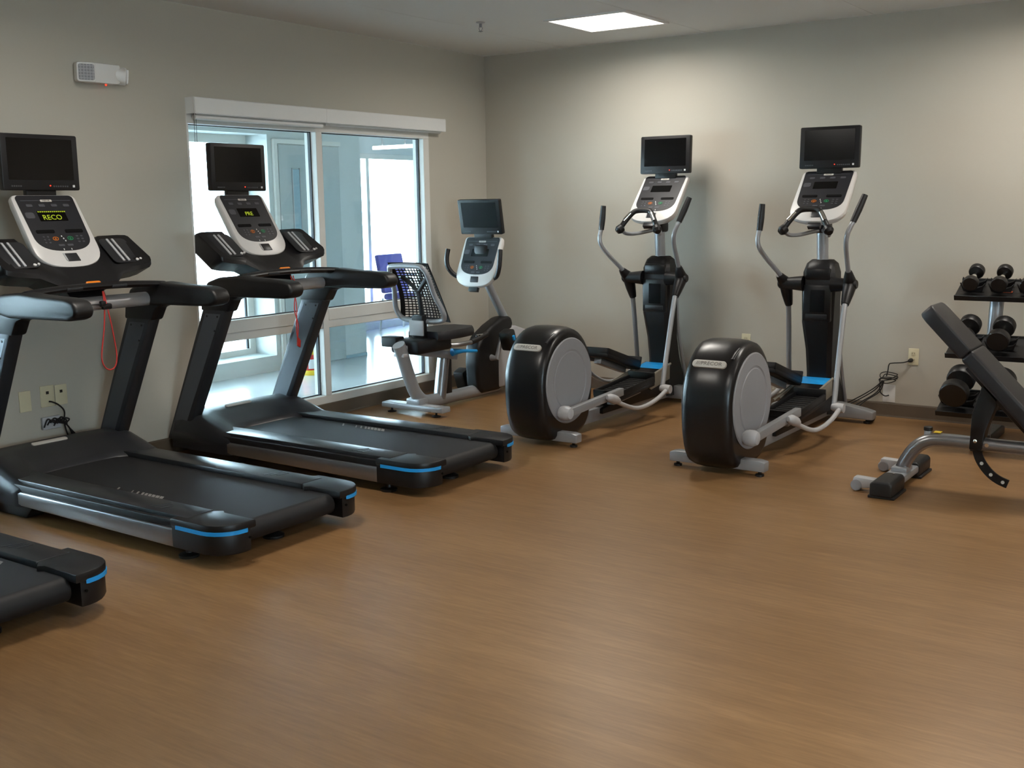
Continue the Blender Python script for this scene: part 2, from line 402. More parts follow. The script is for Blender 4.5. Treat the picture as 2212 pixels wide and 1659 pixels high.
# purple lounge chairs
def lounge_chair(loc, rz, lab):
    t = thing('lounge_chair', lab, 'chair', loc, rz, 'purple lounge chairs by the far window')
    b = nbm(); box(b, -.26, .26, -.26, .24, .38, .46, .03); obj('seat', b, 'purple_fabric', t)
    b = nbm(); prism(b, [(.20, .46), (.27, .46), (.36, .92), (.30, .93)], 'x', -.26, .26, .02); obj('backrest', b, 'purple_fabric', t)
    for sx in (-1, 1):
        for y0, y1 in ((-.25, -.22), (.25, .30)):
            b = nbm(); tube(b, [(sx * .25, y1, 0), (sx * .25, y0, .40)], .013, 8); obj('leg', b, 'white_trim', t)
        b = nbm(); tube(b, [(sx * .28, .30, .66), (sx * .29, 0, .66), (sx * .29, -.22, .64), (sx * .28, -.25, .42)], .016, 8, k=4); obj('armrest', b, 'white_trim', t)
    return t
lounge_chair((-3.05, 2.62, 0), PI / 2 + .1, 'purple lounge chair with white frame, nearer the hall wall')
lounge_chair((-3.0, 3.55, 0), PI / 2 - .1, 'purple lounge chair with white frame, mostly hidden behind the bike backrest')
# canister on the hall floor
t = thing('canister', 'red and yellow canister with white label on the hall floor', 'canister', (-1.57, -.62, 0))
b = nbm(); lathe(b, [(.092, 0), (.095, .01), (.093, .035), (.085, .045)], 24); obj('base', b, 'yellow', t)
b = nbm(); lathe(b, [(.078, .045), (.08, .05), (.08, .17), (.07, .185)], 24); obj('body', b, 'red_can', t)
b = nbm()
rings = [[(.082 * math.cos(a), .082 * math.sin(a), z) for a in [math.radians(-58 + i * 8) for i in range(11)]] for z in (.06, .145)]
loft(b, rings, cap=False, closed=False); obj('paper_label', b, 'paper_white', t)
b = nbm(); lathe(b, [(.066, .185), (.07, .19), (.07, .225), (.06, .235)], 24); obj('collar', b, 'yellow', t)
b = nbm(); lathe(b, [(.05, .235), (.055, .24), (.055, .262), (.035, .275)], 20); obj('cap', b, 'gasket', t)

# ------------------------------------------------------------------ ceiling lights, sprinkler
def troffer(cx, cy, lab):
    t = thing('ceiling_light', lab, 'ceiling light', (cx, cy, H), group='square ceiling light panels')
    b = nbm()
    for x0, x1, y0, y1 in ((-.315, -.29, -.315, .315), (.29, .315, -.315, .315), (-.29, .29, -.315, -.29), (-.29, .29, .29, .315)): box(b, x0, x1, y0, y1, -.012, 0)
    obj('trim_frame', b, 'white_trim', t, smooth=False)
    b = nbm(); box(b, -.29, .29, -.29, .29, -.008, -.001); obj('diffuser', b, 'light_panel', t, smooth=False)
    ld = bpy.data.lights.new('panel_lamp', 'AREA'); ld.shape = 'SQUARE'; ld.size = .57; ld.energy = LIGHT_W; ld.color = LIGHT_C; ld.spread = math.radians(168)
    lo = bpy.data.objects.new('panel_lamp', ld); COL.objects.link(lo); lo.parent = t; lo.location = (0, 0, -.0095)
troffer(1.71, -.93, 'glowing square ceiling light above the left elliptical')
troffer(4.45, -1.10, 'square ceiling light above the dumbbell rack, past the top edge')
troffer(5.1, -4.9, 'square ceiling light over the open floor, past the top edge')
troffer(1.71, -4.6, 'unseen square ceiling light added over the treadmill row, past the top edge')  # unseen panel, added to brighten the left part of the floor
troffer(7.2, -1.10, 'square ceiling light far to the right, past the frame')
troffer(7.6, -4.4, 'square ceiling light right of the open floor, past the frame')
t = thing('sprinkler', 'small pendant fire sprinkler on the ceiling near the corner', 'sprinkler', (1.009, -1.436, H))
b = nbm(); lathe(b, [(.032, 0), (.03, -.006), (.012, -.01)], 20); obj('escutcheon', b, 'light_grey', t)
b = nbm(); lathe(b, [(.010, -.006), (.010, -.03), (.006, -.034)], 12)
for s in (-1, 1): tube(b, [(s * .009, 0, -.028), (s * .015, 0, -.042), (s * .004, 0, -.058)], .0025, 6)
obj('body', b, 'grey_plastic', t)
b = nbm(); lathe(b, [(.003, -.056), (.016, -.060), (.016, -.062), (.003, -.066)], 14); obj('deflector', b, 'grey_plastic', t)

# ------------------------------------------------------------------ emergency light
t = thing('emergency_light', 'white twin-head emergency light high on the left wall', 'emergency light', (0, -3.77, 2.27)); o = (0, -3.77, 2.27)
b = nbm(); prism(b, [(-3.86, 2.215), (-3.68, 2.215), (-3.655, 2.235), (-3.665, 2.325), (-3.85, 2.325), (-3.875, 2.235)], 'x', 0, .075, .008); obj('body', b, 'white_trim', t, o)
Mh = frame((.060, -3.885, 2.268), (.36, .93, 0), (.05, 0, 1))
b = nbm(); prism(b, rrect(.105, .108, .016), 'z', -.045, .03, .010, M=Mh, only_rim=True); hd = obj('lamp_head', b, 'white_trim', t, o)
b = nbm(); prism(b, rrect(.085, .086, .010), 'z', .028, .033, M=Mh); obj('lens', b, 'grey_plastic', hd, o)
b = nbm()
for q in range(-2, 3):
    box(b, q * .0165 - .0022, q * .0165 + .0022, -.042, .042, .032, .040, M=Mh); box(b, -.042, .042, q * .0165 - .0022, q * .0165 + .0022, .032, .040, M=Mh)
obj('lens_rib', b, 'light_grey', hd, o)
Mh = axis_m((.040, -3.665, 2.268), (.55, .85, -.1))
b = nbm(); lathe(b, [(.03, -.035), (.046, -.02), (.050, .02), (.050, .045), (.045, .05)], 24, Mh); hd = obj('lamp_head', b, 'white_trim', t, o)
b = nbm(); lathe(b, [(.044, .045), (.043, .053), (.002, .057)], 20, Mh); obj('lens', b, 'light_grey', hd, o)
b = nbm()
for q in range(-3, 4):
    hw = math.sqrt(.04 ** 2 - (q * .0115) ** 2); box(b, q * .0115 - .002, q * .0115 + .002, -hw, hw, .052, .062, M=Mh)
obj('lens_rib', b, 'white_trim', hd, o)
b = nbm(); lathe(b, [(.006, 0), (.006, -.008), (.002, -.012)], 10, Matrix.Translation((.045, -3.745, 2.217))); obj('status_light', b, 'led_red', t, o)

# ------------------------------------------------------------------ wall plates and cables
def plate(wall, a, z, w=.07, h=.115, name='wall_plate', lab='', kind='blank', group=None, matn='ivory'):
    if wall == 'left': M = frame((0, a, z), (0, 1, 0), (0, 0, 1))
    else: M = frame((a, 0, z), (1, 0, 0), (0, 0, 1))
    t = thing(name, lab, 'wall plate', M.translation, group=group); o = M.translation
    b = nbm(); prism(b, rrect(w, h, .004), 'z', 0, .006, .002, M=M, only_rim=True); obj('cover', b, matn, t, o)
    if kind == 'jack':
        b = nbm(); box(b, -.008, .008, .012, .028, .005, .008, M=M); obj('jack', b, 'wire', t, o, smooth=False)
    if kind == 'outlet':
        for s in (-1, 1):
            b = nbm(); prism(b, [(x, y + s * .022) for x, y in rrect(.034, .028, .012)], 'z', .005, .008, M=M); rc = obj('receptacle', b, matn, t, o)
            b = nbm(); box(b, -.008, -.006, s * .022 - .004, s * .022 + .006, .0078, .0086, M=M); box(b, .006, .008, s * .022 - .004, s * .022 + .006, .0078, .0086, M=M); obj('slot', b, 'wire', rc, o, smooth=False)
    return t
G = 'ivory plates low on the left wall'
plate('left', -4.375, .475, lab='blank ivory wall plate, leftmost of three low on the wall', group=G)
plate('left', -4.24, .485, .085, .12, lab='middle ivory wall plate with a black cable coming out', kind='jack', group=G)
plate('left', -4.155, .482, .075, .115, lab='ivory jack plate, right of the plate with a cable', kind='jack', group=G)
t = thing('cable_bundle', 'black cables tied in a bundle on the left wall below the ivory plates', 'cable', (.02, -4.23, .335)); o = (.02, -4.23, .335)
b = nbm(); tube(b, [(.009, -4.235, .455), (.022, -4.225, .452), (.028, -4.19, .43), (.03, -4.16, .39), (.03, -4.165, .33), (.026, -4.15, .26), (.022, -4.12, .2), (.020, -4.08, .09), (.020, -4.06, .012)], .0045, 8, k=5); obj('lead', b, 'wire', t, o)
b = nbm(); box(b, 0, .02, -4.29, -4.18, .30, .37, .004); obj('junction_box', b, 'light_grey', t, o)
for i in range(6):
    b = nbm(); y = -4.285 + i * .02
    tube(b, [(.021, y, .315 + .01 * (i % 3)), (.03, y + .02, .36 - .008 * (i % 2)), (.034, y + .05, .34), (.030, -4.15, .31), (.024, -4.11 + .006 * i, .22), (.020, -4.08 + .01 * i, .1), (.020, -4.06 + .01 * i, .008)], .0045, 7, k=4); obj('lead', b, 'wire', t, o)
plate('back', 3.61, .435, lab='ivory outlet plate with black plug on the back wall near the dumbbell rack', kind='outlet', name='wall_outlet')
plate('back', 2.385, .47, lab='ivory outlet plate on the back wall just above the right elliptical wheel housing', kind='outlet', name='wall_outlet')
plate('back', 3.455, .165, .085, .125, lab='white low wall plate behind the tangle of black cords', kind='blank', matn='white_trim')
# cords on the back wall
t = thing('power_cord', 'black cord plugged into the back wall outlet and coiled below it', 'cord', (3.6, -.02, .41)); o = (3.6, -.02, .41)
b = nbm(); lathe(b, [(.013, 0), (.015, .012), (.011, .03), (.006, .04)], 14, axis_m((3.6, -.008, .412), (-.3, -1, -.1))); obj('plug', b, 'wire', t, o)
b = nbm(); tube(b, [(3.588, -.045, .408), (3.55, -.04, .395), (3.48, -.03, .385), (3.455, -.03, .375), (3.448, -.03, .33), (3.44, -.03, .29)], .004, 8, k=5); obj('lead', b, 'wire', t, o)
b = nbm()
for i in range(4):
    z = .262 + .012 * i; j = lambda: random.uniform(-.012, .012)
    tube(b, [(3.40 + j(), -.03, z + j()), (3.43 + j(), -.042, z + .016 + j()), (3.49 + j(), -.045, z + .010 + j()), (3.51 + j(), -.03, z + j()), (3.46 + j(), -.035, z - .016 + j()), (3.415 + j(), -.05, z - .012 + j())], .0032, 7, k=4, closed=True)
obj('coil', b, 'wire', t, o)
for i, (dx, dz) in enumerate(((0, 0), (.01, -.01), (.03, -.02), (.05, -.015))):
    b = nbm(); tube(b, [(3.42 + .3 * dx, -.04 - .01 * i, .26), (3.36 + dx, -.05 - .01 * i, .2 + dz), (3.26 + dx * 1.2, -.06 - .015 * i, .13 + dz), (3.16 + dx * 2.2, -.07 - .02 * i, .075 + dz * .5), (3.05 + dx * 2.4, -.09 - .02 * i, .035), (2.95 + dx * 2, -.10 - .02 * i, .02)], .004, 7, k=5)
    obj('lead', b, 'wire', t, o)
b = nbm(); tube(b, [(3.40, -.04, .25), (3.40, -.03, .18), (3.43, -.025, .15), (3.46, -.02, .155)], .004, 7, k=5); obj('lead', b, 'wire', t, o)
b = nbm(); lathe(b, [(.013, 0), (.016, .014), (.011, .034)], 14, axis_m((2.365, -.008, .465), (-.5, -1, -.3)))
tube(b, [(2.35, -.03, .455), (2.33, -.035, .42), (2.32, -.03, .3), (2.31, -.03, .1)], .004, 7, k=4)
tag(obj('plug_cord', b, 'wire'), 'black plug and cord at the outlet above the right elliptical wheel', 'cord')

# ------------------------------------------------------------------ shared console and television
def console_outline(wt, wb, h, rb, y0=0.0, rt=.03, n=10, p=2.6):
    pts = []
    for i in range(2 * n + 1):
        a = PI + PI * i / (2 * n); c, s = math.cos(a), math.sin(a)
        pts.append((wb * math.copysign(abs(c) ** (2 / p), c), y0 + rb + rb * math.copysign(abs(s) ** (2 / p), s)))
    for sx, a0 in ((1, 0), (-1, 90)):
        for i in range(5):
            a = math.radians(a0 + 90 * i / 4); pts.append((sx * (wt - rt) + rt * math.cos(a), h - rt + rt * math.sin(a)))
    return pts
def console(parent, o, bottom, top, right, hw=.19, off=None, hg=None):
    """bottom/top: centre points of the face; right: viewer's right"""
    B = Vector(bottom); T = Vector(top); h = (T - B).length
    M = frame(B, right, T - B)
    out = console_outline(hw * .97, hw, h, .13)
    def ring(sc, n, sy=None):
        sy = sy or sc; return [(x * sc, h * .5 + (y - h * .5) * sy, n) for x, y in out]
    b = nbm(); loft(b, [ring(.80, -.062), ring(.93, -.055), ring(1, -.03), ring(1, -.008), ring(.985, -.001), ring(.955, .002)], M=M)
    c = obj('console', b, 'console_white', parent, off)
    fo = console_outline(hw * .865, hw * .835, h - .008, .10, .098, .022)
    b = nbm(); prism(b, fo, 'z', .001, .0045, M=M); obj('face_panel', b, 'console_face', c, off)
    def pl(name, x, y, w, hh, mt, n0=.0042, n1=.0062, rad=None):
        b = nbm(); prism(b, [(px + x, py + y) for px, py in rrect(w, hh, rad or min(w, hh) * .3, 3)], 'z', n0, n1, M=M); return obj(name, b, mt, c, off, smooth=False)
    pl('trim_line', 0, h - .040, hw * 1.5, .0035, 'key_grey')
    pl('badge', 0, h - .042, .066, .013, 'badge', .0042, .0075)
    obj('badge_lettering', textbm('PRECOR', .011, M @ Matrix.Translation((0, h - .042, .008))), 'badge_ink', c, off)
    for i in range(4): pl('key', -.105 + i * .07, h - .070, .035, .016, 'key_grey')
    pl('key', -.125, h - .130, .050, .036, 'key_grey'); pl('display', .0, h - .135, .16, .062, 'screen', .0042, .0056, .004)
    for s in (-1, 1): pl('slot', s * .082, h * .475 + .004, .102, .019, 'slot_black', .0042, .0075)
    yb = h * .475 - .040
    def ringkey(x, mt):
        b = nbm(); tube(b, [(x + .015 * math.cos(a), yb + .010 * math.sin(a), .0055) for a in [2 * PI * i / 16 for i in range(16)]], .0022, 6, closed=True, M=M)
        box(b, x - .004, x - .001, yb - .006, yb + .006, .004, .006, M=M); box(b, x + .001, x + .004, yb - .006, yb + .006, .004, .006, M=M); obj('ring_key', b, mt, c, off)
    ringkey(-.042, 'orange_key'); ringkey(.042, 'green_key')
    for i in range(3): pl('white_key', -.003 + .006 * i, yb + .014 - i * .014, .006, .008, 'white_key')
    for i in range(6): pl('small_key', .085 + (i % 2) * .026, yb + .012 - (i // 2) * .017, .014, .008, 'key_grey')
    for i in range(6): pl('small_key', -.105 + (i % 2) * .024, yb + .012 - (i // 2) * .017, .010, .008, 'key_grey')
    for i in range(2): pl('small_key', -.025 + i * .05, yb - .040, .034, .011, 'key_grey')
    for i in range(2): pl('white_key', -.022 + i * .044, yb - .065, .004, .010, 'white_key')
    b = nbm(); prism(b, [(-.034, .082), (.038, .082), (.046, .034), (-.028, .034)], 'z', 0, .006, .003, M=M); obj('touch_pad', b, 'charcoal', c, off)
    b = nbm(); prism(b, [(-.040, .084), (-.033, .084), (-.026, .034), (-.034, .040)], 'z', 0, .007, .002, M=M); obj('pad_edge', b, 'light_grey', c, off)
    b = nbm(); box(b, -.042, .042, -.032, .004, -.045, -.012, .004, M=M); pd = obj('connector', b, 'charcoal', c, off)
    return M, h
def television(parent, ctr, right, up, w=.42, hh=.28, off=None, neck=None, led=True):
    M = frame(ctr, right, up)
    b = nbm(); prism(b, rrect(w, hh, .010), 'z', -.022, .018, .004, M=M, only_rim=True); prism(b, rrect(w * .6, hh * .6, .02), 'z', -.05, -.02, .01, M=M, only_rim=True)
    tv = obj('television', b, 'black_plastic', parent, off)
    b = nbm(); prism(b, [(x, y + .016) for x, y in rrect(w - .065, hh - .075, .003, 2)], 'z', .0165, .0195, M=M); obj('screen', b, 'screen', tv, off, smooth=False)
    b = nbm(); box(b, w / 2 - .043, w / 2 - .031, -hh / 2 + .016, -hh / 2 + .028, .017, .0205, M=M); obj('white_button', b, 'white_key', tv, off, smooth=False)
    b = nbm()
    for i in range(7): box(b, w * .14 + i * .013, w * .14 + i * .013 + .008, -hh / 2 + .017, -hh / 2 + .025, .017, .0198, M=M)
    obj('control_keys', b, 'key_grey', tv, off, smooth=False)
    b = nbm()
    for i in range(5): box(b, -w * .40 + i * .012, -w * .40 + i * .012 + .008, -hh / 2 + .018, -hh / 2 + .025, .017, .0195, M=M)
    obj('maker_mark', b, 'key_grey', tv, off, smooth=False)
    if led:
        b = nbm(); lathe(b, [(.0035, .017), (.0035, .0205), (.001, .0215)], 8, M @ Matrix.Translation((w * .10, -hh / 2 + .024, 0))); obj('status_light', b, 'led_red', tv, off)
    b = nbm(); prism(b, [(-.085, -hh / 2 - .035), (.085, -hh / 2 - .035), (.085, -hh / 2 + .01), (-.085, -hh / 2 + .01)], 'z', -.03, .004, .004, M=M); obj('bracket', b, 'black_plastic', tv, off)
    return M

# ------------------------------------------------------------------ treadmill (local x = away from the left wall, y = across)
OT = (1.0, 0, 0)
def treadmill_proto(loc):
    t = thing('treadmill', 'proto', 'treadmill', loc, group='row of treadmills along the left wall')
    ob = lambda n, b, mt, p=t, **k: obj(n, b, mt, p, OT, **k)
    # base frame
    b = nbm(); box(b, .25, 1.92, -.40, .40, .075, .145, .01); ob('deck_frame', b, 'black_plastic')
    prof = [(.25, .165), (1.975, .165)] + [(1.975 + .048 * math.cos(a), .117 + .048 * math.sin(a)) for a in [math.radians(75 - i * 22.5) for i in range(8)]] + [(1.975, .069), (.25, .075)]
    b = nbm(); prism(b, prof, 'y', -.265, .265, .002, 1, only_rim=True); belt = ob('running_belt', b, 'belt')
    for s in (-1, 1):
        def yy(a, c): return (min(s * a, s * c), max(s * a, s * c))
        y0, y1 = yy(.268, .415)
        b = nbm(); prism(b, [(.30, .150), (.30, .190), (1.80, .190), (1.80, .150)], 'y', y0, y1, .006); rl = ob('side_rail', b, 'rail_top')
        b = nbm()
        for k in range(3):
            x = 1.50 + .035 * k; ya, yb = yy(.30 + .012 * k, .385)
            prism(b, [(x, ya), (x + .012, ya), (x + .05 - .012 * k, yb), (x + .038 - .012 * k, yb)], 'z', .1895, .1915)
        ob('rail_ridge', b, 'charcoal', rl, smooth=False)
        y0, y1 = yy(.40, .438)
        b = nbm(); prism(b, [(.30, .095), (.30, .172), (1.74, .172), (1.74, .095)], 'y', y0, y1, .006); ob('rail_skirt', b, 'black_plastic')
        y0, y1 = yy(.41, .447)
        b = nbm(); prism(b, [(.32, .068), (.32, .138), (1.735, .138), (1.735, .052), (1.68, .052)], 'y', y0, y1, .010); ob('side_panel', b, 'silver')
        # rounded end cap with notch over the belt
        oc = []
        R = .13
        oc += [(1.73, .452), (2.06 - R, .452)]
        oc += [(2.06 - R + R * math.sin(a), .452 - R + R * math.cos(a)) for a in [math.radians(15 * i) for i in range(1, 7)]]
        oc += [(2.06, .262), (1.86, .262), (1.84, .245 + .0), (1.80, .245 + .03), (1.73, .275)]
        oc = [(x, s * y) for x, y in oc]
        b = nbm(); prism(b, oc, 'z', .150, .187, .008, only_rim=True)
        low = [(x if x < 2.0 else x - .006, y * .985) for x, y in oc[:8]] + [(2.05, s * .285), (1.73, s * .285)]
        prism(b, low, 'z', .050, .158, .010, only_rim=True)
        ec = ob('end_cap', b, 'black_plastic')
        # blue accent strip around the corner
        path = [(1.765, .455), (2.06 - R, .455)] + [(2.06 - R + (R + .003) * math.sin(a), .452 - R + (R + .003) * math.cos(a)) for a in [math.radians(15 * i) for i in range(1, 7)]] + [(2.064, .315)]
        b = nbm(); loft(b, [[(x, s * y, .141), (x, s * y, .158), (x - .006 * (x > 2), s * (y - .010), .158), (x - .006 * (x > 2), s * (y - .010), .141)] for x, y in path]); ob('accent_strip', b, 'blue_accent', ec)
        b = nbm(); lathe(b, [(.006, 0), (.006, .004)], 10, axis_m((2.060, s * .30, .115), (1, 0, 0))); ob('screw_hole', b, 'slot_black', ec)
        # feet
        b = nbm(); lathe(b, [(.044, 0), (.046, .012), (.02, .018), (.014, .02), (.014, .06)], 18, Matrix.Translation((1.76, s * .385, 0))); ob('foot', b, 'black_rubber')
        y0, y1 = yy(.33, .43)
        b = nbm(); prism(b, [(.20, .0), (.58, .0), (.66, .075), (.16, .10)], 'y', y0, y1, .008); ob('front_foot', b, 'black_plastic')
        # upright: raked hollow section
        y0, y1 = yy(.365, .442)
        b = nbm(); prism(b, [(.0, .10), (.172, .10), (.605, .935), (.405, .935)], 'y', y0, y1, .012); up = ob('upright', b, 'dark_steel')
        b = nbm(); prism(b, [(.036, .135), (.150, .135), (.558, .90), (.425, .90)], 'y', *( (y0 - .0015, y0 + .01) if s < 0 else (y0 - .0015, y0 + .01) )); ob('lit_cover_plate', b, 'lit_steel', up)  # lighter steel paints the window light on this upright face
        b = nbm()
        for x, z in ((.44, .885), (.53, .885), (.50, .80), (.11, .20)): lathe(b, [(.006, 0), (.006, .003), (.002, .004)], 8, axis_m((x, y0 - .001, z), (0, -1, 0)))
        ob('bolt', b, 'black_plastic', up)
        y0, y1 = yy(.350, .455)
        b = nbm(); prism(b, [(.385, .915), (.615, .915), (.66, .985), (.74, 1.01), (.74, 1.05), (.46, 1.06), (.40, 1.0)], 'y', y0 + .01, y1 - .01, .014); ob('upright_collar', b, 'black_plastic')
        hr = [(.43, 1.03), (.46, 1.085), (.56, 1.115), (.72, 1.128), (.86, 1.118), (1.08, 1.112), (1.14, 1.098), (1.165, 1.06), (1.15, 1.025), (1.10, 1.010), (.74, 1.005), (.62, 1.0)]
        b = nbm(); prism(b, hr, 'y', y0, y1, .034, 4); ob('handrail', b, 'black_rubber')
    b = nbm(); lathe(b, [(.05, 0), (.05, .012), (.018, .03), (.018, .075)], 18, Matrix.Translation((1.86, .02, 0))); ob('center_foot', b, 'black_rubber')
    # motor hood
    def hring(v, s, k):
        pr = [(.06, .06), (.06, .17), (.065, .225), (.09, .262), (.14, .278), (.22, .262), (.30, .225), (.36, .195), (.41, .172), (.42, .155), (.42, .06)]
        out = []
        for u, z in pr:
            uu = u + (s if u > .1 else 0) * max(0, (u - .1) / .32); zz = .06 + (z - .06) * k; out.append((uu, v, zz))
        return out
    vsx = [(.452, .10, .55), (.445, .15, .80), (.425, .165, .97), (.40, .17, 1.0), (.34, .15, 1.0), (.28, .06, 1.0), (.22, .01, 1.0), (.10, 0, 1.0)]
    b = nbm(); loft(b, [hring(-v, s, k) for v, s, k in vsx] + [hring(v, s, k) for v, s, k in vsx[::-1]]); hood = ob('motor_hood', b, 'charcoal', angle=60)
    Mb = frame((.185, -.02, .272), (0, 1, 0), (-.92, 0, .30))
    b = nbm(); prism(b, rrect(.21, .030, .013), 'z', -.004, .004, .002, M=Mb, only_rim=True); ob('badge', b, 'badge', hood)
    # cross bars
    b = nbm(); tube(b, [(.60, -.36, 1.035), (.60, .36, 1.035)], .037, 20); ob('cross_tube', b, 'tube_silver')
    b = nbm(); tube(b, [(.70, -.40, 1.112), (.68, -.33, 1.118), (.655, -.18, 1.124), (.65, 0, 1.126), (.655, .18, 1.124), (.68, .33, 1.118), (.70, .40, 1.112)], .03, 14, k=4, flat=(1.15, .62, (0, 0, 1))); gb = ob('grip_bar', b, 'black_plastic')
    b = nbm()
    for s in (-1, 1): box(b, .682, .692, s * .13 - .045, s * .13 + .045, 1.116, 1.130, .003)
    ob('pulse_sensor', b, 'dark_steel', gb)
    # tray body: boat-shaped shelf either side of the console
    def tring(v, base, lift=0.0, shr=1.0):
        c = Vector((.45, 0, 1.27)); out = []
        for i, (u, z) in enumerate(base):
            p = Vector((u, 0, z)); p = c + (p - c) * shr; out.append((p.x, v, p.z + (lift if i in (2, 3, 4) else 0)))
        return out
    side = [(.345, 1.365), (.375, 1.372), (.575, 1.215), (.575, 1.19), (.46, 1.145), (.34, 1.25)]
    mid = [(.36, 1.30), (.39, 1.31), (.59, 1.165), (.625, 1.128), (.50, 1.08), (.36, 1.16)]
    rows = [(.432, side, .03, .80), (.426, side, .02, .93), (.408, side, .012, 1), (.36, side, .004, 1.02), (.24, side, -.012, 1), (.17, mid, .01, 1.0), (.08, mid, 0, 1)]
    b = nbm(); loft(b, [tring(-v, bs, l, sh) for v, bs, l, sh in rows] + [tring(v, bs, l, sh) for v, bs, l, sh in rows[::-1]]); tray = ob('tray', b, 'black_plastic', angle=50)
    for s in (-1, 1):
        Mt = frame((.475, s * .30, 1.2935), (0, 1, 0), (-.200, 0, .157))
        b = nbm(); prism(b, rrect(.17, .20, .03), 'z', -.004, .003, .003, M=Mt, only_rim=True); ob('tray_mat', b, 'charcoal', tray)
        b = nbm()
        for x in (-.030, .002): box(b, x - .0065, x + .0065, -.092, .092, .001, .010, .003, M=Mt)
        ob('tray_glint', b, 'light_grey', tray)  # grey ridges modelled in place of reflected light on the mat
        b = nbm(); lathe(b, [(.009, 0), (.009, .007), (.003, .010)], 10, Mt @ Matrix.Translation((.055, -.085, .002))); lathe(b, [(.007, 0), (.007, .007), (.003, .010)], 10, Mt @ Matrix.Translation((.078, -.08, .002))); ob('tray_stud', b, 'white_key', tray)
    b = nbm(); loft(b, [[(.55, -.09, 1.03), (.64, -.09, 1.03), (.64, .09, 1.03), (.55, .09, 1.03)], [(.46, -.11, 1.12), (.575, -.11, 1.11), (.575, .11, 1.11), (.46, .11, 1.12)], [(.33, -.09, 1.32), (.37, -.09, 1.33), (.37, .09, 1.33), (.33, .09, 1.32)]]); ob('console_neck', b, 'black_plastic')
    b = nbm(); prism(b, rrect(.085, .022, .010), 'z', 0, .014, .004, M=frame((.618, .02, 1.136), (0, 1, 0), (-.6, 0, .8)), only_rim=True); ob('stop_button', b, 'orange')
    M, h = console(t, None, (.515, 0, 1.222), (.270, 0, 1.592), (0, 1, 0), .19, OT)
    television(t, (.265, 0, 1.757), (0, 1, 0), (0, 0, 1), .435, .285, OT)
    return t, M, h
t3, CM, CH = treadmill_proto((1.015, -3.02, 0))
t2 = copy_tree(t3); t2.location = (1.005, -4.345, 0)
t1 = copy_tree(t3); t1.location = (.995, -5.735, 0)
t3['label'] = 'black treadmill in front of the window, farthest of the row'
t2['label'] = 'middle treadmill of the row, its display showing large green letters'
t1['label'] = 'nearest treadmill, only its belt end showing at the lower left'
def led(root, s, size, x, small):
    cons = [c for c in root.children if c.name.startswith('console') and 'neck' not in c.name][0]
    bm = textbm(s, size, CM @ Matrix.Translation((x, CH - .145, .0062)))
    obj('display_text', bm, 'led_green', cons, OT)
    if small:
        b = nbm()
        for i in range(14): box(b, -.075 + i * .0115, -.075 + i * .0115 + .008, CH - .112, CH - .106, .0056, .0064, M=CM)
        obj('display_line', b, 'led_green', cons, OT, smooth=False)
led(t2, 'RECO', .042, -.005, True); led(t3, 'PRE', .038, .0, False)
def belt_mark(root, v, u0):
    belt = [c for c in root.children if c.name.startswith('running_belt')][0]
    for u, w in ((.0, .012), (.11, .008), (.15, .012), (.185, .016), (.21, .018), (.236, .020), (.262, .022), (.29, .024), (.32, .024)):
        b = nbm(); prism(b, [(u0 + u - .022, v + .028), (u0 + u + w - .022, v + .028), (u0 + u + w + .022, v - .028), (u0 + u + .022, v - .028)], 'z', .165, .1658)
        obj('belt_mark', b, 'badge_ink', belt, OT, smooth=False)
belt_mark(t2, -.215, 1.03); belt_mark(t3, .212, .87); belt_mark(t1, .212, 1.30)
# safety cords
b = nbm(); P = [(.66, .045, 1.10), (.668, .045, 1.02), (.67, .03, .90), (.67, .005, .76), (.67, .03, .70), (.67, .075, .70), (.67, .095, .76), (.67, .08, .90), (.67, .062, 1.0), (.66, .05, 1.10)]
tube(b, P, .0036, 8, k=5); sc = obj('safety_cord', b, 'red_cord', t2, OT)
b = nbm(); box(b, .655, .68, .03, .085, 1.005, 1.035, .008, M=Matrix.Translation((0, 0, 0))); box(b, .655, .68, .02, .05, 1.02, 1.05, .006); obj('cord_clip', b, 'black_plastic', sc, OT)
b = nbm(); P = [(.66, .03, 1.10), (.672, .04, 1.02), (.674, .055, .9), (.674, .045, .80), (.674, .05, .72), (.674, .06, .80), (.674, .035, .9), (.672, .055, 1.02), (.66, .05, 1.10)]
tube(b, P, .0034, 8, k=5); sc = obj('safety_cord', b, 'red_cord', t3, OT)
b = nbm(); prism(b, [(.05, .725), (.072, .70), (.066, .655), (.045, .668)], 'x', .668, .682, .003); obj('cord_tag', b, 'red_cord', sc, OT)

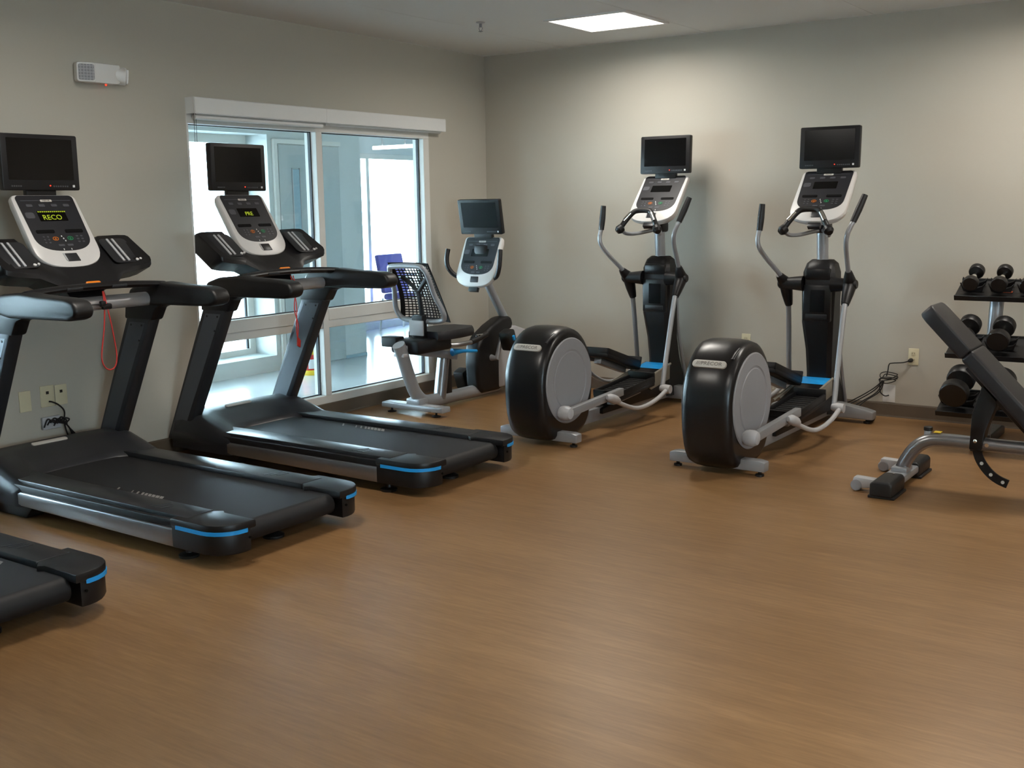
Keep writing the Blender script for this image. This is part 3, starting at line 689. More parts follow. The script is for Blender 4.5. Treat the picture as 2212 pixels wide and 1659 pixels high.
# ------------------------------------------------------------------ elliptical (built around x = 0, world y of the right machine)
OE = (0, -1.2, 0)
def elliptical_proto(loc):
    t = thing('elliptical_trainer', 'proto', 'elliptical', loc, group='pair of elliptical trainers by the back wall')
    ob = lambda n, b, mt, p=t, **k: obj(n, b, mt, p, OE, **k)
    yc, zc = -1.97, .40
    # wheel housing: crowned drum, flattened below
    def drum(x, sc, nn=40):
        out = []
        for i in range(nn):
            a = 2 * PI * i / nn; c, s = math.cos(a), math.sin(a)
            ry = .315; rz = .345
            if s < 0: c = math.copysign(abs(c) ** .48, c); s = -abs(s) ** .8
            out.append((x, yc + ry * sc * c, max(.018, zc + (rz + .036 * (s < 0)) * sc * s)))
        return out
    b = nbm(); loft(b, [drum(-.150, .86), drum(-.148, .90), drum(-.135, .955), drum(-.10, .988), drum(-.05, 1.0), drum(.05, 1.0), drum(.10, .988), drum(.135, .955), drum(.148, .90), drum(.150, .86)])
    hs = ob('wheel_housing', b, 'black_gloss', angle=50)
    for s in (-1, 1):
        Ms = axis_m((s * .149, yc, zc), (s, 0, 0))
        b = nbm(); lathe(b, [(.272, -.004), (.274, .004), (.268, .009), (.20, .011), (.196, .008), (.186, .008), (.182, .012), (.002, .014)], 56, Ms); ob('side_disc', b, 'grey_plastic', hs)
        b = nbm(); lathe(b, [(.006, 0), (.006, .003)], 10, axis_m((s * .09, yc - .285, zc + .10), (0, -1, .3))); ob('screw_hole', b, 'slot_black', hs)
    # badge across the upper rear
    a0 = math.radians(180 - 41); ny, nz = math.cos(a0) / .315, math.sin(a0) / .345; nl = math.hypot(ny, nz)
    ctr = Vector((-.005, yc + .315 * math.cos(a0), zc + .345 * math.sin(a0))); nrm = Vector((0, ny / nl, nz / nl))
    upv = Vector((0, -nrm.z, nrm.y)) * -1
    Mb = frame(ctr + nrm * .003, (1, 0, 0), (0, nrm.z, -nrm.y) if nrm.z * 0 - nrm.y * 1 > 0 else (0, -nrm.z, nrm.y))
    b = nbm(); prism(b, rrect(.20, .046, .021), 'z', -.012, .005, .003, M=Mb, only_rim=True); bd = ob('badge', b, 'badge', hs)
    obj('badge_lettering', textbm('///PRECOR', .032, Mb @ Matrix.Translation((0, 0, .0055)) @ Matrix.Diagonal((1.05, 1, 1, 1))), 'badge_ink', hs, OE)
    b = nbm(); tube(b, [(.128, yc - .235, zc + .262), (.13, yc - .19, zc + .292), (.132, yc - .14, zc + .312)], .010, 8, k=3, flat=(1, .4, (0, 0, 1))); ob('edge_strip', b, 'charcoal', hs)  # charcoal strip along the upper right edge of the housing
    # feet
    b = nbm(); prism(b, [(-.29, .030), (.29, .030), (.29, .084), (.25, .092), (-.25, .092), (-.29, .084)], 'y', -2.115, -2.045, .007); rf = ob('rear_foot', b, 'silver_paint')
    for s in (-1, 1):
        b = nbm(); lathe(b, [(.024, 0), (.024, .012), (.01, .016), (.01, .035)], 14, Matrix.Translation((s * .25, -2.08, 0))); ob('levelling_foot', b, 'black_rubber', rf)
    b = nbm(); prism(b, [(-.36, .03), (.36, .03), (.36, .085), (.30, .10), (.12, .13), (-.12, .13), (-.30, .10), (-.36, .085)], 'y', -.36, -.27, .008); ff = ob('front_foot', b, 'silver_paint')
    for s in (-1, 1):
        b = nbm(); lathe(b, [(.024, 0), (.024, .012), (.01, .016), (.01, .035)], 14, Matrix.Translation((s * .31, -.31, 0))); ob('levelling_foot', b, 'black_rubber', ff)
        b = nbm(); lathe(b, [(.032, 0), (.035, .006), (.035, .03), (.03, .036)], 16, axis_m((s * .30, -.235, .036), (s, 0, 0))); ob('transport_wheel', b, 'black_rubber', ff)
    b = nbm(); box(b, -.075, .075, -2.0, -.3, .045, .135, .008); ob('center_beam', b, 'silver_paint')
    # ramp with beige side panels and blue end strip
    b = nbm(); prism(b, [(-1.45, .09), (-1.45, .125), (-1.0, .195), (-.50, .296), (-.44, .30), (-.44, .09)], 'x', -.10, .10, .006); rp = ob('ramp', b, 'black_plastic')
    for s in (-1, 1):
        b = nbm(); prism(b, [(-.90, .238), (-.46, .304), (-.46, .198), (-.76, .158)], 'x', min(s * .098, s * .112), max(s * .098, s * .112), .003); ob('side_panel', b, 'beige_panel', rp)
        b = nbm(); tube(b, [(s * .105, -.98, .225), (s * .105, -.44, .310)], .009, 8); ob('track_rail', b, 'beige_panel', rp)
    b = nbm(); prism(b, [(-.57, .284), (-.51, .304), (-.44, .312), (-.44, .29), (-.50, .288)], 'x', -.105, .105, .003); ob('accent_strip', b, 'blue_accent', rp)
    # column
    rows = [(.06, -.45, -.12, .10), (.20, -.44, -.16, .092), (.33, -.44, -.22, .086), (.50, -.46, -.28, .092), (.69, -.505, -.32, .108), (.90, -.505, -.33, .114), (1.03, -.50, -.33, .110), (1.09, -.475, -.34, .095), (1.115, -.45, -.36, .07)]
    def crow(z, y0, y1, hw):
        c = .028
        return [(-hw + c, y0, z), (hw - c, y0, z), (hw, y0 + c, z), (hw, y1 - c, z), (hw - c, y1, z), (-hw + c, y1, z), (-hw, y1 - c, z), (-hw, y0 + c, z)]
    b = nbm(); loft(b, [crow(*r) for r in rows]); cl = ob('column', b, 'black_plastic', angle=30)
    b = nbm(); box(b, -.098, .098, -.512, -.46, .70, .95, .012); box(b, -.085, .085, -.508, -.46, .98, 1.06, .012); ob('front_cover', b, 'black_gloss', cl)
    b = nbm(); box(b, -.045, .055, -.5135, -.50, .765, .915, .003); ob('recess', b, 'slot_black', cl)
    b = nbm(); box(b, -.075, .075, -.515, -.49, .72, .752, .004); ob('lower_lip', b, 'charcoal', cl)
    for s in (-1, 1):
        b = nbm(); tube(b, [(s * .100, -.335, .80), (s * .095, -.29, .55), (s * .094, -.215, .33), (s * .102, -.12, .07)], .013, 8, k=4); ob('edge_brace', b, 'silver_paint', cl)
    b = nbm(); tube(b, [(0, -.41, 1.08), (0, -.425, 1.22), (0, -.43, 1.36), (0, -.40, 1.47)], .038, 18, k=3); ob('mast', b, 'silver_paint')
    b = nbm(); box(b, -.05, .05, -.48, -.37, 1.29, 1.37, .02); ob('mast_clamp', b, 'black_plastic')
    for s in (-1, 1):
        b = nbm(); tube(b, [(s * .235, -.51, .955), (s * .10, -.50, .955)], [.036, .052], 16); ob('pivot_axle', b, 'black_plastic')
    # moving arms: left and right are in opposite phase
    arms = {-1: dict(up=[(-.225, -.50, .96), (-.245, -.58, 1.03), (-.29, -.67, 1.12), (-.322, -.735, 1.20), (-.332, -.745, 1.26), (-.325, -.73, 1.33)], grip=[(-.326, -.732, 1.315), (-.322, -.72, 1.40), (-.318, -.712, 1.49)], low=[(-.228, -.49, .95), (-.225, -.43, .82), (-.262, -.29, .40), (-.27, -.25, .22)]),
            1: dict(up=[(.222, -.52, .965), (.228, -.60, 1.10), (.240, -.68, 1.22), (.252, -.70, 1.29), (.272, -.695, 1.345), (.285, -.685, 1.375)], grip=[(.282, -.688, 1.37), (.308, -.66, 1.45), (.335, -.63, 1.54)], low=[(.224, -.52, .96), (.23, -.63, .83), (.25, -.78, .49), (.268, -.895, .205)])}
    for s in (-1, 1):
        A = arms[s]
        b = nbm(); tube(b, A['up'], .016, 12, k=5); ar = ob('arm', b, 'silver_paint')
        b = nbm(); tube(b, A['grip'], [.020, .0225, .019], 14, k=4); ob('grip', b, 'black_rubber', ar)
        b = nbm(); tube(b, A['low'], [.018, .018, .018, .017], 12, k=4); ob('lower_tube', b, 'silver_paint', ar)
        u = A['up']; l = A['low']
        pj = Vector(l[0]); d1 = (Vector(u[1]) - Vector(u[0])).normalized(); d2 = (Vector(l[1]) - Vector(l[0])).normalized()
        b = nbm(); tube(b, [pj + d1 * .10, pj + d1 * .05, pj, pj + d2 * .08, pj + d2 * .165], [.022, .036, .046, .038, .025], 14, k=3)
        lathe(b, [(.03, -.02), (.036, .0), (.036, .035), (.025, .048)], 16, axis_m(pj, (s, 0, 0))); ob('pivot_cover', b, 'black_plastic', ar)
    # right lower link: knuckle on the disc, flat bar, curved link and joint
    for s, ky, kz, by, bz, jy, jz in ((1, -2.10, .215, -1.50, .245, -.90, .20), (-1, -1.85, .585, -1.15, .43, -.25, .21)):
        b = nbm(); lathe(b, [(.040, -.02), (.046, .0), (.046, .03), (.035, .052), (.012, .06)], 20, axis_m((s * .19, ky, kz), (s, 0, 0)))
        lathe(b, [(.030, 0), (.030, .05)], 16, axis_m((s * .15, ky, kz), (s, 0, 0))); ob('crank_knuckle', b, 'light_grey')
        M = frame((s * .215, ky, kz), (0, by - ky, bz - kz), (1, 0, 0)); L = math.hypot(by - ky, bz - kz)
        b = nbm(); box(b, 0.02, L + .10, -.020, .020, -.026, .026, .005, M=M); ob('link_bar', b, 'silver_paint')
        if s > 0: path = [(.255, by - .10, bz - .015), (.265, -1.47, .175), (.285, -1.33, .130), (.30, -1.20, .128), (.31, -1.05, .155), (.31, jy, jz)]
        else: path = [(-.255, by, bz - .02), (-.28, -.95, .27), (-.30, -.7, .18), (-.31, -.45, .17), (-.31, jy, jz)]
        b = nbm(); tube(b, path, .015, 12, k=5); lk = ob('curved_link', b, 'light_grey')
        b = nbm(); tube(b, [Vector(path[0]) + Vector((-.01, -.05, .02)), Vector(path[0]) + Vector((0, -.02, .012)), Vector(path[0]) + Vector((.0, .05, -.012)), Vector(path[0]) + Vector((.003, .09, -.028))], [.014, .030, .030, .017], 14, k=3); ob('link_boot', b, 'light_grey', lk)
        b = nbm(); tube(b, [(s * .255, jy, jz + .004), (s * .29, jy, jz), (s * .335, jy, jz)], [.020, .034, .030], 14); ob('arm_joint', b, 'light_grey', lk)
    # pedals: dished trays with raised lips
    for s, c, tilt in ((1, (.120, -1.18, .245), -.07), (-1, (-.135, -.90, .40), .30)):
        M = Matrix.Translation(c) @ Matrix.Rotation(-tilt, 4, 'X')
        w, l = .105, .26
        b = nbm(); box(b, -w, w, -l, l, -.045, 0, .012, M=M)
        for x0, x1, y0, y1 in ((-w, -w + .016, -l, l), (w - .016, w, -l, l), (-w, w, l - .02, l), (-w, w, -l, -l + .016)):
            hgt = .055 if y1 - y0 < .1 and y0 > 0 else .026
            box(b, x0, x1, y0, y1, -.02, hgt, .005, M=M)
        pdl = ob('pedal', b, 'black_plastic')
        b = nbm(); box(b, -w + .02, w - .02, -l + .022, l - .026, -.002, .003, M=M)
        for k in range(9): box(b, -w + .025, w - .025, -l + .05 + k * .05, -l + .058 + k * .05, .003, .006, M=M)
        ob('tread_mat', b, 'black_rubber', pdl)
        b = nbm(); box(b, -.03, .03, -l * .8, l * .7, -.085, -.04, .006, M=M); ob('pedal_arm', b, 'silver_paint', pdl)
    # fixed pulse handlebar
    b = nbm(); tube(b, [(-.148, -.765, 1.325), (-.12, -.745, 1.375), (-.075, -.715, 1.435), (-.04, -.70, 1.452), (.04, -.70, 1.452), (.075, -.71, 1.435), (.115, -.735, 1.375), (.145, -.75, 1.325)], .019, 12, k=4); hb = ob('pulse_handle', b, 'black_rubber')
    for s in (-1, 1):
        b = nbm(); tube(b, [(s * .123, -.762, 1.384), (s * .083, -.731, 1.437)], .012, 10, flat=(1.0, .8, (0, -1, .5))); ob('pulse_sensor', b, 'chrome', hb)
        b = nbm(); lathe(b, [(.012, -.032), (.03, -.02), (.033, .01), (.02, .03)], 16, axis_m((s * .15, -.765, 1.322), (s * .5, -.5, -.6))); ob('knob', b, 'black_plastic', hb)
        b = nbm(); tube(b, [(s * .145, -.745, 1.31), (s * .135, -.70, 1.288), (s * .10, -.62, 1.285), (s * .05, -.52, 1.30), (0, -.45, 1.315)], .014, 10, k=4); ob('support_tube', b, 'silver_paint', hb)
    M, h = console(t, None, (0, -.615, 1.372), (0, -.315, 1.706), (1, 0, 0), .19, OE)
    b = nbm(); loft(b, [[(-.05, -.46, 1.36), (.05, -.46, 1.36), (.05, -.38, 1.36), (-.05, -.38, 1.36)], [(-.09, -.44, 1.52), (.09, -.44, 1.52), (.09, -.36, 1.50), (-.09, -.36, 1.50)]]); ob('console_mount', b, 'black_plastic')
    television(t, (0, -.335, 1.858), (1, 0, 0), (0, .04, 1), .405, .275, OE)
    return t
e2 = elliptical_proto((3.09, -1.2, 0))
e1 = copy_tree(e2); e1.location = (1.82, -1.10, 0)
e2['label'] = 'elliptical trainer with dark console face, nearer the weight bench'
e1['label'] = 'elliptical trainer in the middle, between the bike and the other elliptical'

# ------------------------------------------------------------------ recumbent bike (built around x = 0, world y)
OB = (0, -1.1, 0)
t = thing('recumbent_bike', 'grey recumbent exercise bike with mesh backrest in the corner', 'exercise bike', (.5, -1.1, 0))
ob = lambda n, b, mt, p=t, **k: obj(n, b, mt, p, OB, **k)
b = nbm(); prism(b, [(-.29, .035), (.29, .035), (.285, .075), (-.285, .075)], 'y', -1.68, -1.58, .008); rf = ob('rear_foot', b, 'silver_paint')
b = nbm(); box(b, -.26, -.06, -1.672, -1.62, .0735, .0775); box(b, .10, .22, -1.672, -1.62, .0735, .0775); ob('foot_pad', b, 'light_grey', rf)
for s in (-1, 1):
    b = nbm(); lathe(b, [(.032, 0), (.034, .008), (.012, .014), (.008, .016), (.008, .04)], 14, Matrix.Translation((s * .21, -1.65, 0))); ob('levelling_foot', b, 'black_rubber', rf)
b = nbm(); tube(b, [(0, -1.80, .53), (0, -1.765, .46), (0, -1.70, .30), (0, -1.63, .16), (0, -1.54, .085), (0, -1.42, .07), (0, -1.1, .065), (0, -.6, .06)], .045, 14, k=5, flat=(1.1, 1.0, (1, 0, 0))); ob('main_frame', b, 'silver_paint')
b = nbm(); box(b, -.048, .048, -1.802, -1.752, .44, .465, .005); ob('frame_clip', b, 'light_grey')
b = nbm(); box(b, -.065, .065, -1.66, -1.56, .06, .115, .01); ob('foot_bracket', b, 'silver_paint')
b = nbm(); tube(b, [(0, -1.345, .07), (0, -1.285, .37)], .048, 18); ob('seat_post', b, 'silver')
b = nbm(); box(b, -.03, .03, -1.30, -1.22, .08, .36, .01); ob('post_brace', b, 'black_plastic')
Ms = frame((0, -1.78, .505), (0, .93, -.20), (1, 0, 0))
b = nbm(); box(b, 0, .66, -.035, .035, -.03, .03, .006, M=frame((0, -1.80, .50), (0, .62, -.12), (1, 0, 0))); ob('seat_rail', b, 'silver_paint')
b = nbm(); box(b, -.13, .13, -1.74, -1.34, .455, .555, .02); box(b, -.20, -.06, -1.76, -1.66, .50, .575, .01); ob('seat_carriage', b, 'black_plastic')
b = nbm(); loft(b, [[(x * sc, y0 + (y - .0) * 1, z) for x, y in [(-.14, -1.52), (-.17, -1.45), (-.18, -1.28), (-.155, -1.10), (-.09, -1.03), (.09, -1.03), (.155, -1.10), (.18, -1.28), (.17, -1.45), (.14, -1.52)]] for sc, y0, z in ((.94, 0, .535), (1.0, 0, .55), (1.0, 0, .58), (.93, 0, .60))]); ob('seat', b, 'vinyl_pad')
# backrest frame: rear silver hoop
top = Vector((0, -1.69, 1.08)); bot = Vector((0, -1.53, .68))
def bp(x, f, dy=0.0):
    p = bot + (top - bot) * f; return (x, p.y + dy, p.z)
hoop = [bp(-.13, 1.0), bp(.10, 1.01), bp(.155, .95), bp(.175, .80), bp(.185, .5), bp(.215, .25), bp(.22, .10), bp(.18, .01), bp(0, -.02), bp(-.16, .01), bp(-.21, .12), bp(-.21, .30), bp(-.18, .55), bp(-.175, .80), bp(-.165, .94)]
b = nbm(); tube(b, hoop, .019, 12, k=5, closed=True); bf = ob('backrest_frame', b, 'silver_paint')
# mesh shell: curved lattice in front of the hoop
b = nbm(); NX, NZ = 15, 22; grid = []
for j in range(NZ + 1):
    f = j / NZ; hw = .185 + .05 * (1 - f) - .02 * math.sin(PI * f); row = []
    for i in range(NX + 1):
        g = -1 + 2 * i / NX; p = bp(g * hw, -.02 + 1.08 * f)
        dy = .075 + .035 * math.sin(PI * (1 - f) * .9) - .055 * abs(g) ** 2.2
        off_ = (.5 if j % 2 else 0) * 2 / NX * hw * .0
        row.append(b.verts.new((p[0] + off_, p[1] + dy, p[2])))
    grid.append(row)
fcs = []
for j in range(NZ):
    for i in range(NX):
        f = b.faces.new((grid[j][i], grid[j][i + 1], grid[j + 1][i + 1], grid[j + 1][i]))
        if not (i in (0, NX - 1) or j in (0, NZ - 1)): fcs.append(f)
b.normal_update()
bmesh.ops.inset_individual(b, faces=fcs, thickness=.0045, depth=0)
bmesh.ops.delete(b, geom=fcs, context='FACES')
bmesh.ops.solidify(b, geom=b.faces[:], thickness=.006)
ob('mesh_shell', b, 'black_plastic', bf, smooth=False)
b = nbm(); tube(b, [bp(0, -.05, .0), bp(.0, .3, .035), bp(.0, .55, .05)], .02, 10, k=4, flat=(1, .5, (0, 1, 0)))
for s in (-1, 1): tube(b, [bp(0, .52, .05), bp(s * .06, .68, .06), bp(s * .12, .80, .05)], .018, 10, k=4, flat=(1, .5, (0, 1, 0)))
ob('backrest_bracket', b, 'black_plastic', bf)
b = nbm(); box(b, -.065, .065, -1.60, -1.588, .575, .685, .003); ob('mounting_plate', b, 'light_grey', bf)
b = nbm(); box(b, -.05, .05, -1.59, -1.53, .54, .72, .008); ob('backrest_post', b, 'black_plastic', bf)
for s in (-1, 1):
    b = nbm(); tube(b, [(s * .20, -1.45, .50), (s * .235, -1.38, .50), (s * .245, -1.25, .505)], .017, 12, k=3); hnd = ob('side_handle', b, 'silver')
    b = nbm(); tube(b, [(s * .245, -1.26, .505), (s * .245, -1.17, .52), (s * .245, -1.06, .545)], .021, 12, k=3); ob('handle_grip', b, 'black_rubber', hnd)
    b = nbm(); box(b, s * .245 - .010, s * .245 + .010, -1.19, -1.10, .536, .552, .004, M=Matrix.Rotation(0, 4, 'X')); ob('pulse_sensor', b, 'chrome', hnd)
b = nbm(); tube(b, [(.08, -1.28, .42), (.11, -1.18, .42), (.13, -1.04, .405)], [.03, .014, .012], 12, k=4); ob('adjust_lever', b, 'blue_accent')
# drive housing
prof = [(-.93, .10), (-.945, .30), (-.93, .42), (-.86, .50), (-.72, .57), (-.58, .62), (-.46, .62), (-.43, .56), (-.47, .47), (-.58, .43), (-.62, .30), (-.60, .04), (-.88, .04)]
b = nbm(); prism(b, prof, 'x', -.065, .065, .045, 4); dh = ob('drive_cover', b, 'black_plastic')
prof = [(-.66, .06), (-.16, .06), (-.12, .14), (-.13, .38), (-.22, .48), (-.42, .54), (-.60, .50), (-.66, .38)]
b = nbm(); prism(b, prof, 'x', -.075, .075, .02, 3); ob('drive_shroud', b, 'light_grey')
b = nbm(); box(b, .074, .080, -.50, -.28, .24, .30, .004); ob('shroud_panel', b, 'white_trim')
b = nbm(); prism(b, [(-.25, .03), (.25, .03), (.245, .075), (-.245, .075)], 'y', -.30, -.22, .008); ob('front_foot', b, 'silver_paint')
for s, a in ((1, .37), (-1, 3.51)):
    cy, cz = -.755, .315; py, pz = cy + .17 * math.cos(a + .9), cz + .17 * math.sin(a + .9)
    b = nbm(); tube(b, [(s * .05, cy, cz), (s * .12, cy, cz), (s * .125, (cy + py) / 2, (cz + pz) / 2), (s * .13, py, pz)], [.03, .022, .018, .017], 12); cr = ob('crank_arm', b, 'silver_paint')
    Mp = Matrix.Translation((s * .19, py, pz)) @ Matrix.Rotation(.35, 4, 'X')
    b = nbm(); box(b, -.052, .052, -.05, .05, -.10, .06, .02, M=Mp); pd = ob('pedal', b, 'black_rubber')
    b = nbm(); box(b, .045, .066, -.012, .012, -.02, .02, .004, M=Mp) if s > 0 else box(b, -.066, -.045, -.012, .012, -.02, .02, .004, M=Mp); ob('strap_buckle', b, 'blue_accent', pd)
b = nbm(); tube(b, [(0, -.46, .58), (0, -.60, .76), (0, -.76, .98)], .033, 16, k=3); ob('mast', b, 'silver_paint')
M, h = console(t, None, (0, -.905, .885), (0, -.735, 1.262), (1, 0, 0), .185, OB)
television(t, (0, -.775, 1.418), (1, 0, 0), (0, -.18, 1), .395, .27, OB, led=False)
b = nbm(); box(b, -.06, .06, -.80, -.70, 1.0, 1.20, .02); ob('console_mount', b, 'black_plastic')
for s in (-1, 1):
    b = nbm(); tube(b, [(s * .02, -.77, .96), (s * .12, -.82, .945), (s * .20, -.86, .965), (s * .245, -.89, 1.03), (s * .255, -.89, 1.10), (s * .25, -.875, 1.17)], .019, 12, k=5); ob('handlebar', b, 'black_rubber')

# ------------------------------------------------------------------ weight bench
YB = -1.84; OW = (4.7, YB, 0)
t = thing('weight_bench', 'adjustable bench with raised black pad and silver frame at right', 'bench', OW)
ob = lambda n, b, mt, p=t, **k: obj(n, b, mt, p, OW, **k)
b = nbm(); tube(b, [(4.04, YB, .075), (4.065, YB, .135), (4.11, YB, .205), (4.17, YB, .248), (4.25, YB, .262), (4.45, YB, .262), (5.0, YB, .258), (5.25, YB, .24)], .038, 18, k=5, flat=(.95, 1.0, (0, 1, 0))); ob('main_beam', b, 'silver')
b = nbm(); box(b, 3.985, 4.095, YB - .15, YB + .16, .035, .075, .01); box(b, 4.0, 4.085, YB - .06, YB + .06, .07, .10, .008); fb = ob('front_foot', b, 'silver_paint')
for s in (-1, 1):
    y0, y1 = sorted((YB + s * .14, YB + s * .385))
    b = nbm(); prism(b, [(3.985, .012), (4.10, .012), (4.10, .075), (4.085, .09), (4.0, .09), (3.985, .075)], 'y', y0, y1, .012, 3); fc = ob('end_cap', b, 'black_rubber')
    b = nbm(); box(b, 3.975, 4.11, y0 + .01, y1 - .005, 0, .014, .004); ob('rubber_sole', b, 'black_rubber', fc)
    b = nbm(); lathe(b, [(.007, 0), (.007, .004), (.002, .006)], 10, Matrix.Translation((4.05, YB + s * .18, .09))); ob('screw', b, 'chrome', fc)
    yw = YB + s * .245
    b = nbm(); prism(b, [(3.86, .03), (3.89, .012), (3.99, .03), (3.99, .07), (3.87, .075)], 'y', yw - .03, yw + .03, .008); wb = ob('wheel_bracket', b, 'light_grey')
    b = nbm(); lathe(b, [(.026, -.034), (.03, -.03), (.03, .03), (.026, .034)], 16, axis_m((3.885, yw, .031), (0, 1, 0))); ob('transport_wheel', b, 'grey_plastic', wb)
b = nbm(); lathe(b, [(.020, 0), (.020, .03)], 16, Matrix.Translation((4.165, YB + .02, .27))); sp = ob('stub_post', b, 'silver_paint')
b = nbm(); lathe(b, [(.019, .03), (.023, .033), (.023, .05), (.018, .053)], 16, Matrix.Translation((4.165, YB + .02, .27))); ob('post_cap', b, 'black_rubber', sp)
b = nbm(); box(b, 4.20, 4.235, YB - .012, YB + .03, .299, .3015); ob('warning_label', b, 'yellow', smooth=False)
# back pad in two stitched sections; runs down at 46 degrees
d = Vector((.695, 0, -.72)); nn = Vector((.72, 0, .695)); T0 = Vector((4.155, YB, .955))
Mp = Matrix(((d.x, 0, nn.x, T0.x), (d.y, 1, nn.y, T0.y), (d.z, 0, nn.z, T0.z), (0, 0, 0, 1)))
pad = [(0, -.10), (.015, -.125), (.05, -.138), (.84, -.142), (.84, .142), (.05, .138), (.015, .125), (0, .10)]
def padsec(x0, x1, p):
    q = [(max(x0, min(x1, x)), y) for x, y in p]
    o = []
    for v in q:
        if not o or (abs(o[-1][0] - v[0]) > 1e-5 or abs(o[-1][1] - v[1]) > 1e-5): o.append(v)
    return o
b = nbm(); prism(b, [(0, -.10), (.012, -.125), (.05, -.138), (.305, -.14), (.305, .14), (.05, .138), (.012, .125), (0, .10)], 'z', -.04, .036, .020, 4, M=Mp); bp_ = ob('back_pad', b, 'vinyl_pad')
b = nbm(); prism(b, [(.303, -.14), (.86, -.142), (.86, .142), (.303, .14)], 'z', -.04, .037, .020, 4, M=Mp); ob('back_pad', b, 'vinyl_pad')
b = nbm(); box(b, .298, .310, -.136, .136, .010, .0285, .003, M=Mp); ob('pad_seam', b, 'slot_black', bp_)
b = nbm(); box(b, .35, .85, -.05, .05, -.075, -.035, .008, M=Mp); ob('pad_rail', b, 'black_plastic')
b = nbm(); prism(b, [(4.385, .235), (4.445, .235), (4.46, .34), (4.52, .52), (4.44, .60), (4.39, .42)], 'y', YB - .05, YB + .05, .008); br = ob('pivot_bracket', b, 'black_plastic')
b = nbm(); lathe(b, [(.010, 0), (.010, .008), (.004, .012)], 12, axis_m((4.415, YB - .05, .285), (0, -1, 0))); lathe(b, [(.010, 0), (.010, .008)], 12, axis_m((4.47, YB - .042, .268), (0, -1, 0))); ob('bolt', b, 'chrome', br)
# curved adjuster plate with round holes
b = nbm(); ac = []
for i in range(15):
    a = math.radians(186 + i * 4.2); c0 = Vector((4.68, .275)); ac.append((a, c0))
arc_c = [(4.412, .245), (4.428, .19), (4.455, .145), (4.49, .108), (4.53, .083), (4.572, .068)]
cp = catmull([(x, YB, z) for x, z in arc_c], 5)
hole_at = (8, 15, 22)
L_, R_ = [], []
for i, p in enumerate(cp):
    tt = (cp[min(i + 1, len(cp) - 1)] - cp[max(i - 1, 0)]).normalized(); sd = Vector((-tt.z, 0, tt.x)) * .022
    L_.append(p + sd); R_.append(p - sd)
loft(b, [[l + Vector((0, -.006, 0)), r + Vector((0, -.006, 0)), r + Vector((0, .006, 0)), l + Vector((0, .006, 0))] for l, r in zip(L_, R_)])
ap = ob('adjuster_plate', b, 'black_plastic')
for i in hole_at:
    b = nbm(); lathe(b, [(.009, -.008), (.009, .008)], 14, axis_m(cp[i], (0, 1, 0))); ob('pin_hole', b, 'badge', ap)
# seat pad and rear leg, past the right edge of the frame
b = nbm(); box(b, 4.82, 5.22, YB - .14, YB + .14, .40, .47, .02, 3); ob('seat_pad', b, 'vinyl_pad')
b = nbm(); box(b, 4.86, 5.18, YB - .04, YB + .04, .36, .405, .006); box(b, 4.98, 5.06, YB - .03, YB + .03, .26, .37, .006); ob('seat_support', b, 'black_plastic')
b = nbm(); box(b, 5.21, 5.30, YB - .26, YB + .26, .0, .07, .012); tube(b, [(5.23, YB, .24), (5.255, YB, .05)], .036, 14); ob('rear_foot', b, 'silver_paint')

# ------------------------------------------------------------------ dumbbell rack and dumbbells
OR = (4.8, -.6, 0)
t = thing('dumbbell_rack', 'three-tier black dumbbell rack with silver post against the back wall', 'dumbbell rack', OR)
ob = lambda n, b, mt, p=t, **k: obj(n, b, mt, p, OR, **k)
tiers = [((-.62, .915), (-.40, 1.005)), ((-.78, .575), (-.54, .670)), ((-.95, .245), (-.69, .345))]
X0, X1 = 3.99, 5.75
for (yf, zf), (yb, zb) in tiers:
    dv = Vector((0, yb - yf, zb - zf)).normalized(); nv = Vector((0, -dv.z, dv.y))
    def q(s, n): p = Vector((0, yf, zf)) + dv * s + nv * n; return (p.y, p.z)
    L = math.hypot(yb - yf, zb - zf)
    b = nbm(); prism(b, [q(0, -.03), q(0, .004), q(.008, .004), q(.012, -.006), q(L - .012, -.006), q(L - .008, .01), q(L, .01), q(L, -.03)], 'x', X0, X1, .002, 1); ob('shelf', b, 'rack_black')
for px in (4.215, 5.55):
    b = nbm(); tube(b, [(px, -.66, .04), (px, -.63, .25), (px, -.53, .62), (px, -.47, .93)], .036, 14, k=4, flat=(1.0, 1.15, (1, 0, 0))); ob('post', b, 'silver_paint')
    b = nbm(); prism(b, [(-.84, 0), (-.2, 0), (-.2, .05), (-.3, .075), (-.75, .075), (-.84, .04)], 'x', px - .04, px + .04, .008); ob('foot', b, 'dark_steel')
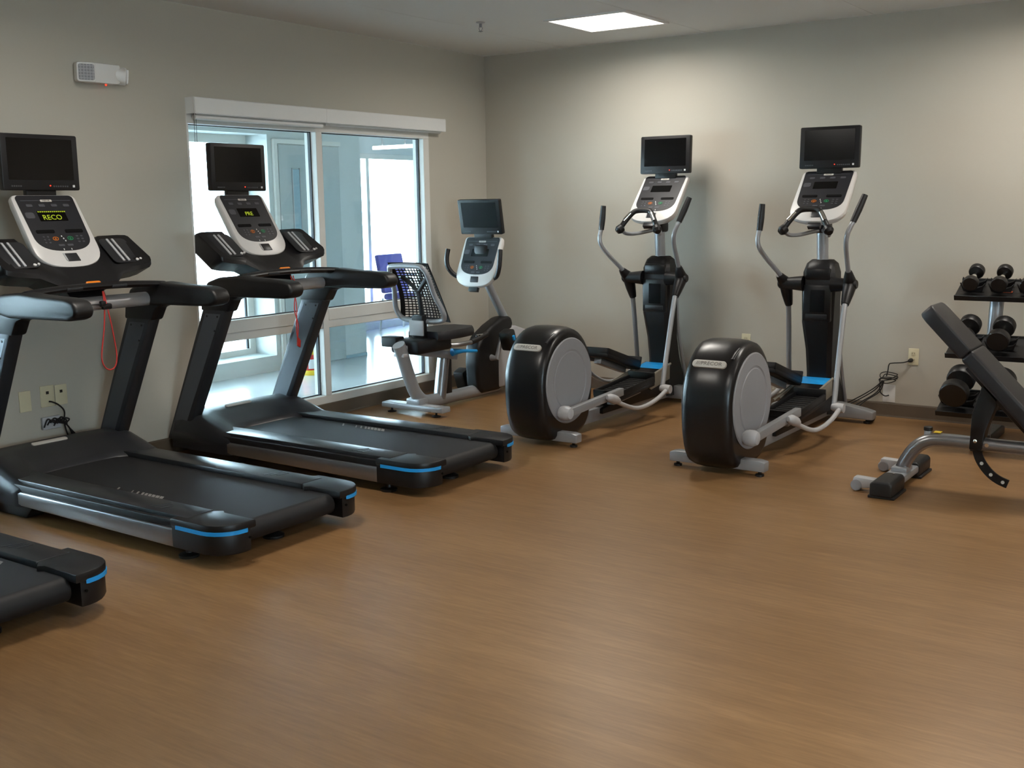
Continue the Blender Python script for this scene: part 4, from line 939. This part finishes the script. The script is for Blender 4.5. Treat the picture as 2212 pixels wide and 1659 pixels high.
def dumbbell(tier, x, r, L, lab, hexa=False):
    (yf, zf), (yb, zb) = tiers[tier]
    F = Vector((x, yf, zf)); dv = Vector((0, yb - yf, zb - zf)).normalized(); nv = Vector((0, -dv.z, dv.y)); Ls = math.hypot(yb - yf, zb - zf)
    c = F + dv * (Ls * .5) + nv * (r * .98 + .030)
    g = thing('dumbbell', lab, 'dumbbell', c, group='round head dumbbells on the rack'); M = axis_m((0, 0, 0), dv)
    b = nbm(); lathe(b, [(.013, -L / 2), (.0155, -L * .2), (.017, 0), (.0155, L * .2), (.013, L / 2)], 16, M); obj('handle', b, 'chrome', g)
    for s in (-1, 1):
        b = nbm(); lathe(b, [(r * .5, s * (L / 2 - r * .15)), (r * .9, s * (L / 2 - r * .1)), (r, s * (L / 2 + r * .05)), (r, s * (L / 2 + r * .75)), (r * .92, s * (L / 2 + r * .85)), (.002, s * (L / 2 + r * .86))], 28, M); obj('head', b, 'dumbbell_rubber', g)
    # saddle on the shelf that carries it
    for s in (-1, 1):
        Mx = frame(F + dv * (Ls * .5 + s * (L * .30)), (1, 0, 0), nv)
        w = r * .95
        b = nbm(); prism(b, [(-w - .012, .034), (-w * .5, .022), (0, .018), (w * .5, .022), (w + .012, .034), (w + .03, .055), (w + .012, .0), (w * .4, -.006), (-w * .4, -.006), (-w - .012, .0), (-w - .03, .055)], 'z', -.008, .008, .002, 1, M=Mx); ob('saddle', b, 'rack_black')
for i, nm in enumerate(('leftmost small dumbbell on the top shelf of the rack', 'second small dumbbell from the left on the top shelf', 'third small dumbbell on the top shelf, cut by the right edge')):
    dumbbell(0, 4.085 + .163 * i, .046, .13, nm)
for i, nm in enumerate(('mid-size dumbbell partly behind the top of the bench pad', 'mid-size dumbbell on the middle shelf right of the bench pad')):
    dumbbell(1, 4.095 + .195 * i, .064, .12, nm)
for i, nm in enumerate(('large dumbbell at the left end of the bottom shelf', 'large dumbbell on the bottom shelf behind the bench bracket')):
    dumbbell(2, 4.095 + .225 * i, .082, .115, nm)
(yf, zf), (yb, zb) = tiers[0]
b = nbm(); prism(b, rrect(.055, .018, .003), 'z', 0, .002, M=frame((4.285, yf + .075, zf + .075 * (zb - zf) / (yb - yf) - .002), (1, 0, 0), (0, yb - yf, zb - zf))); ob('weight_sticker', b, 'orange_label', smooth=False)
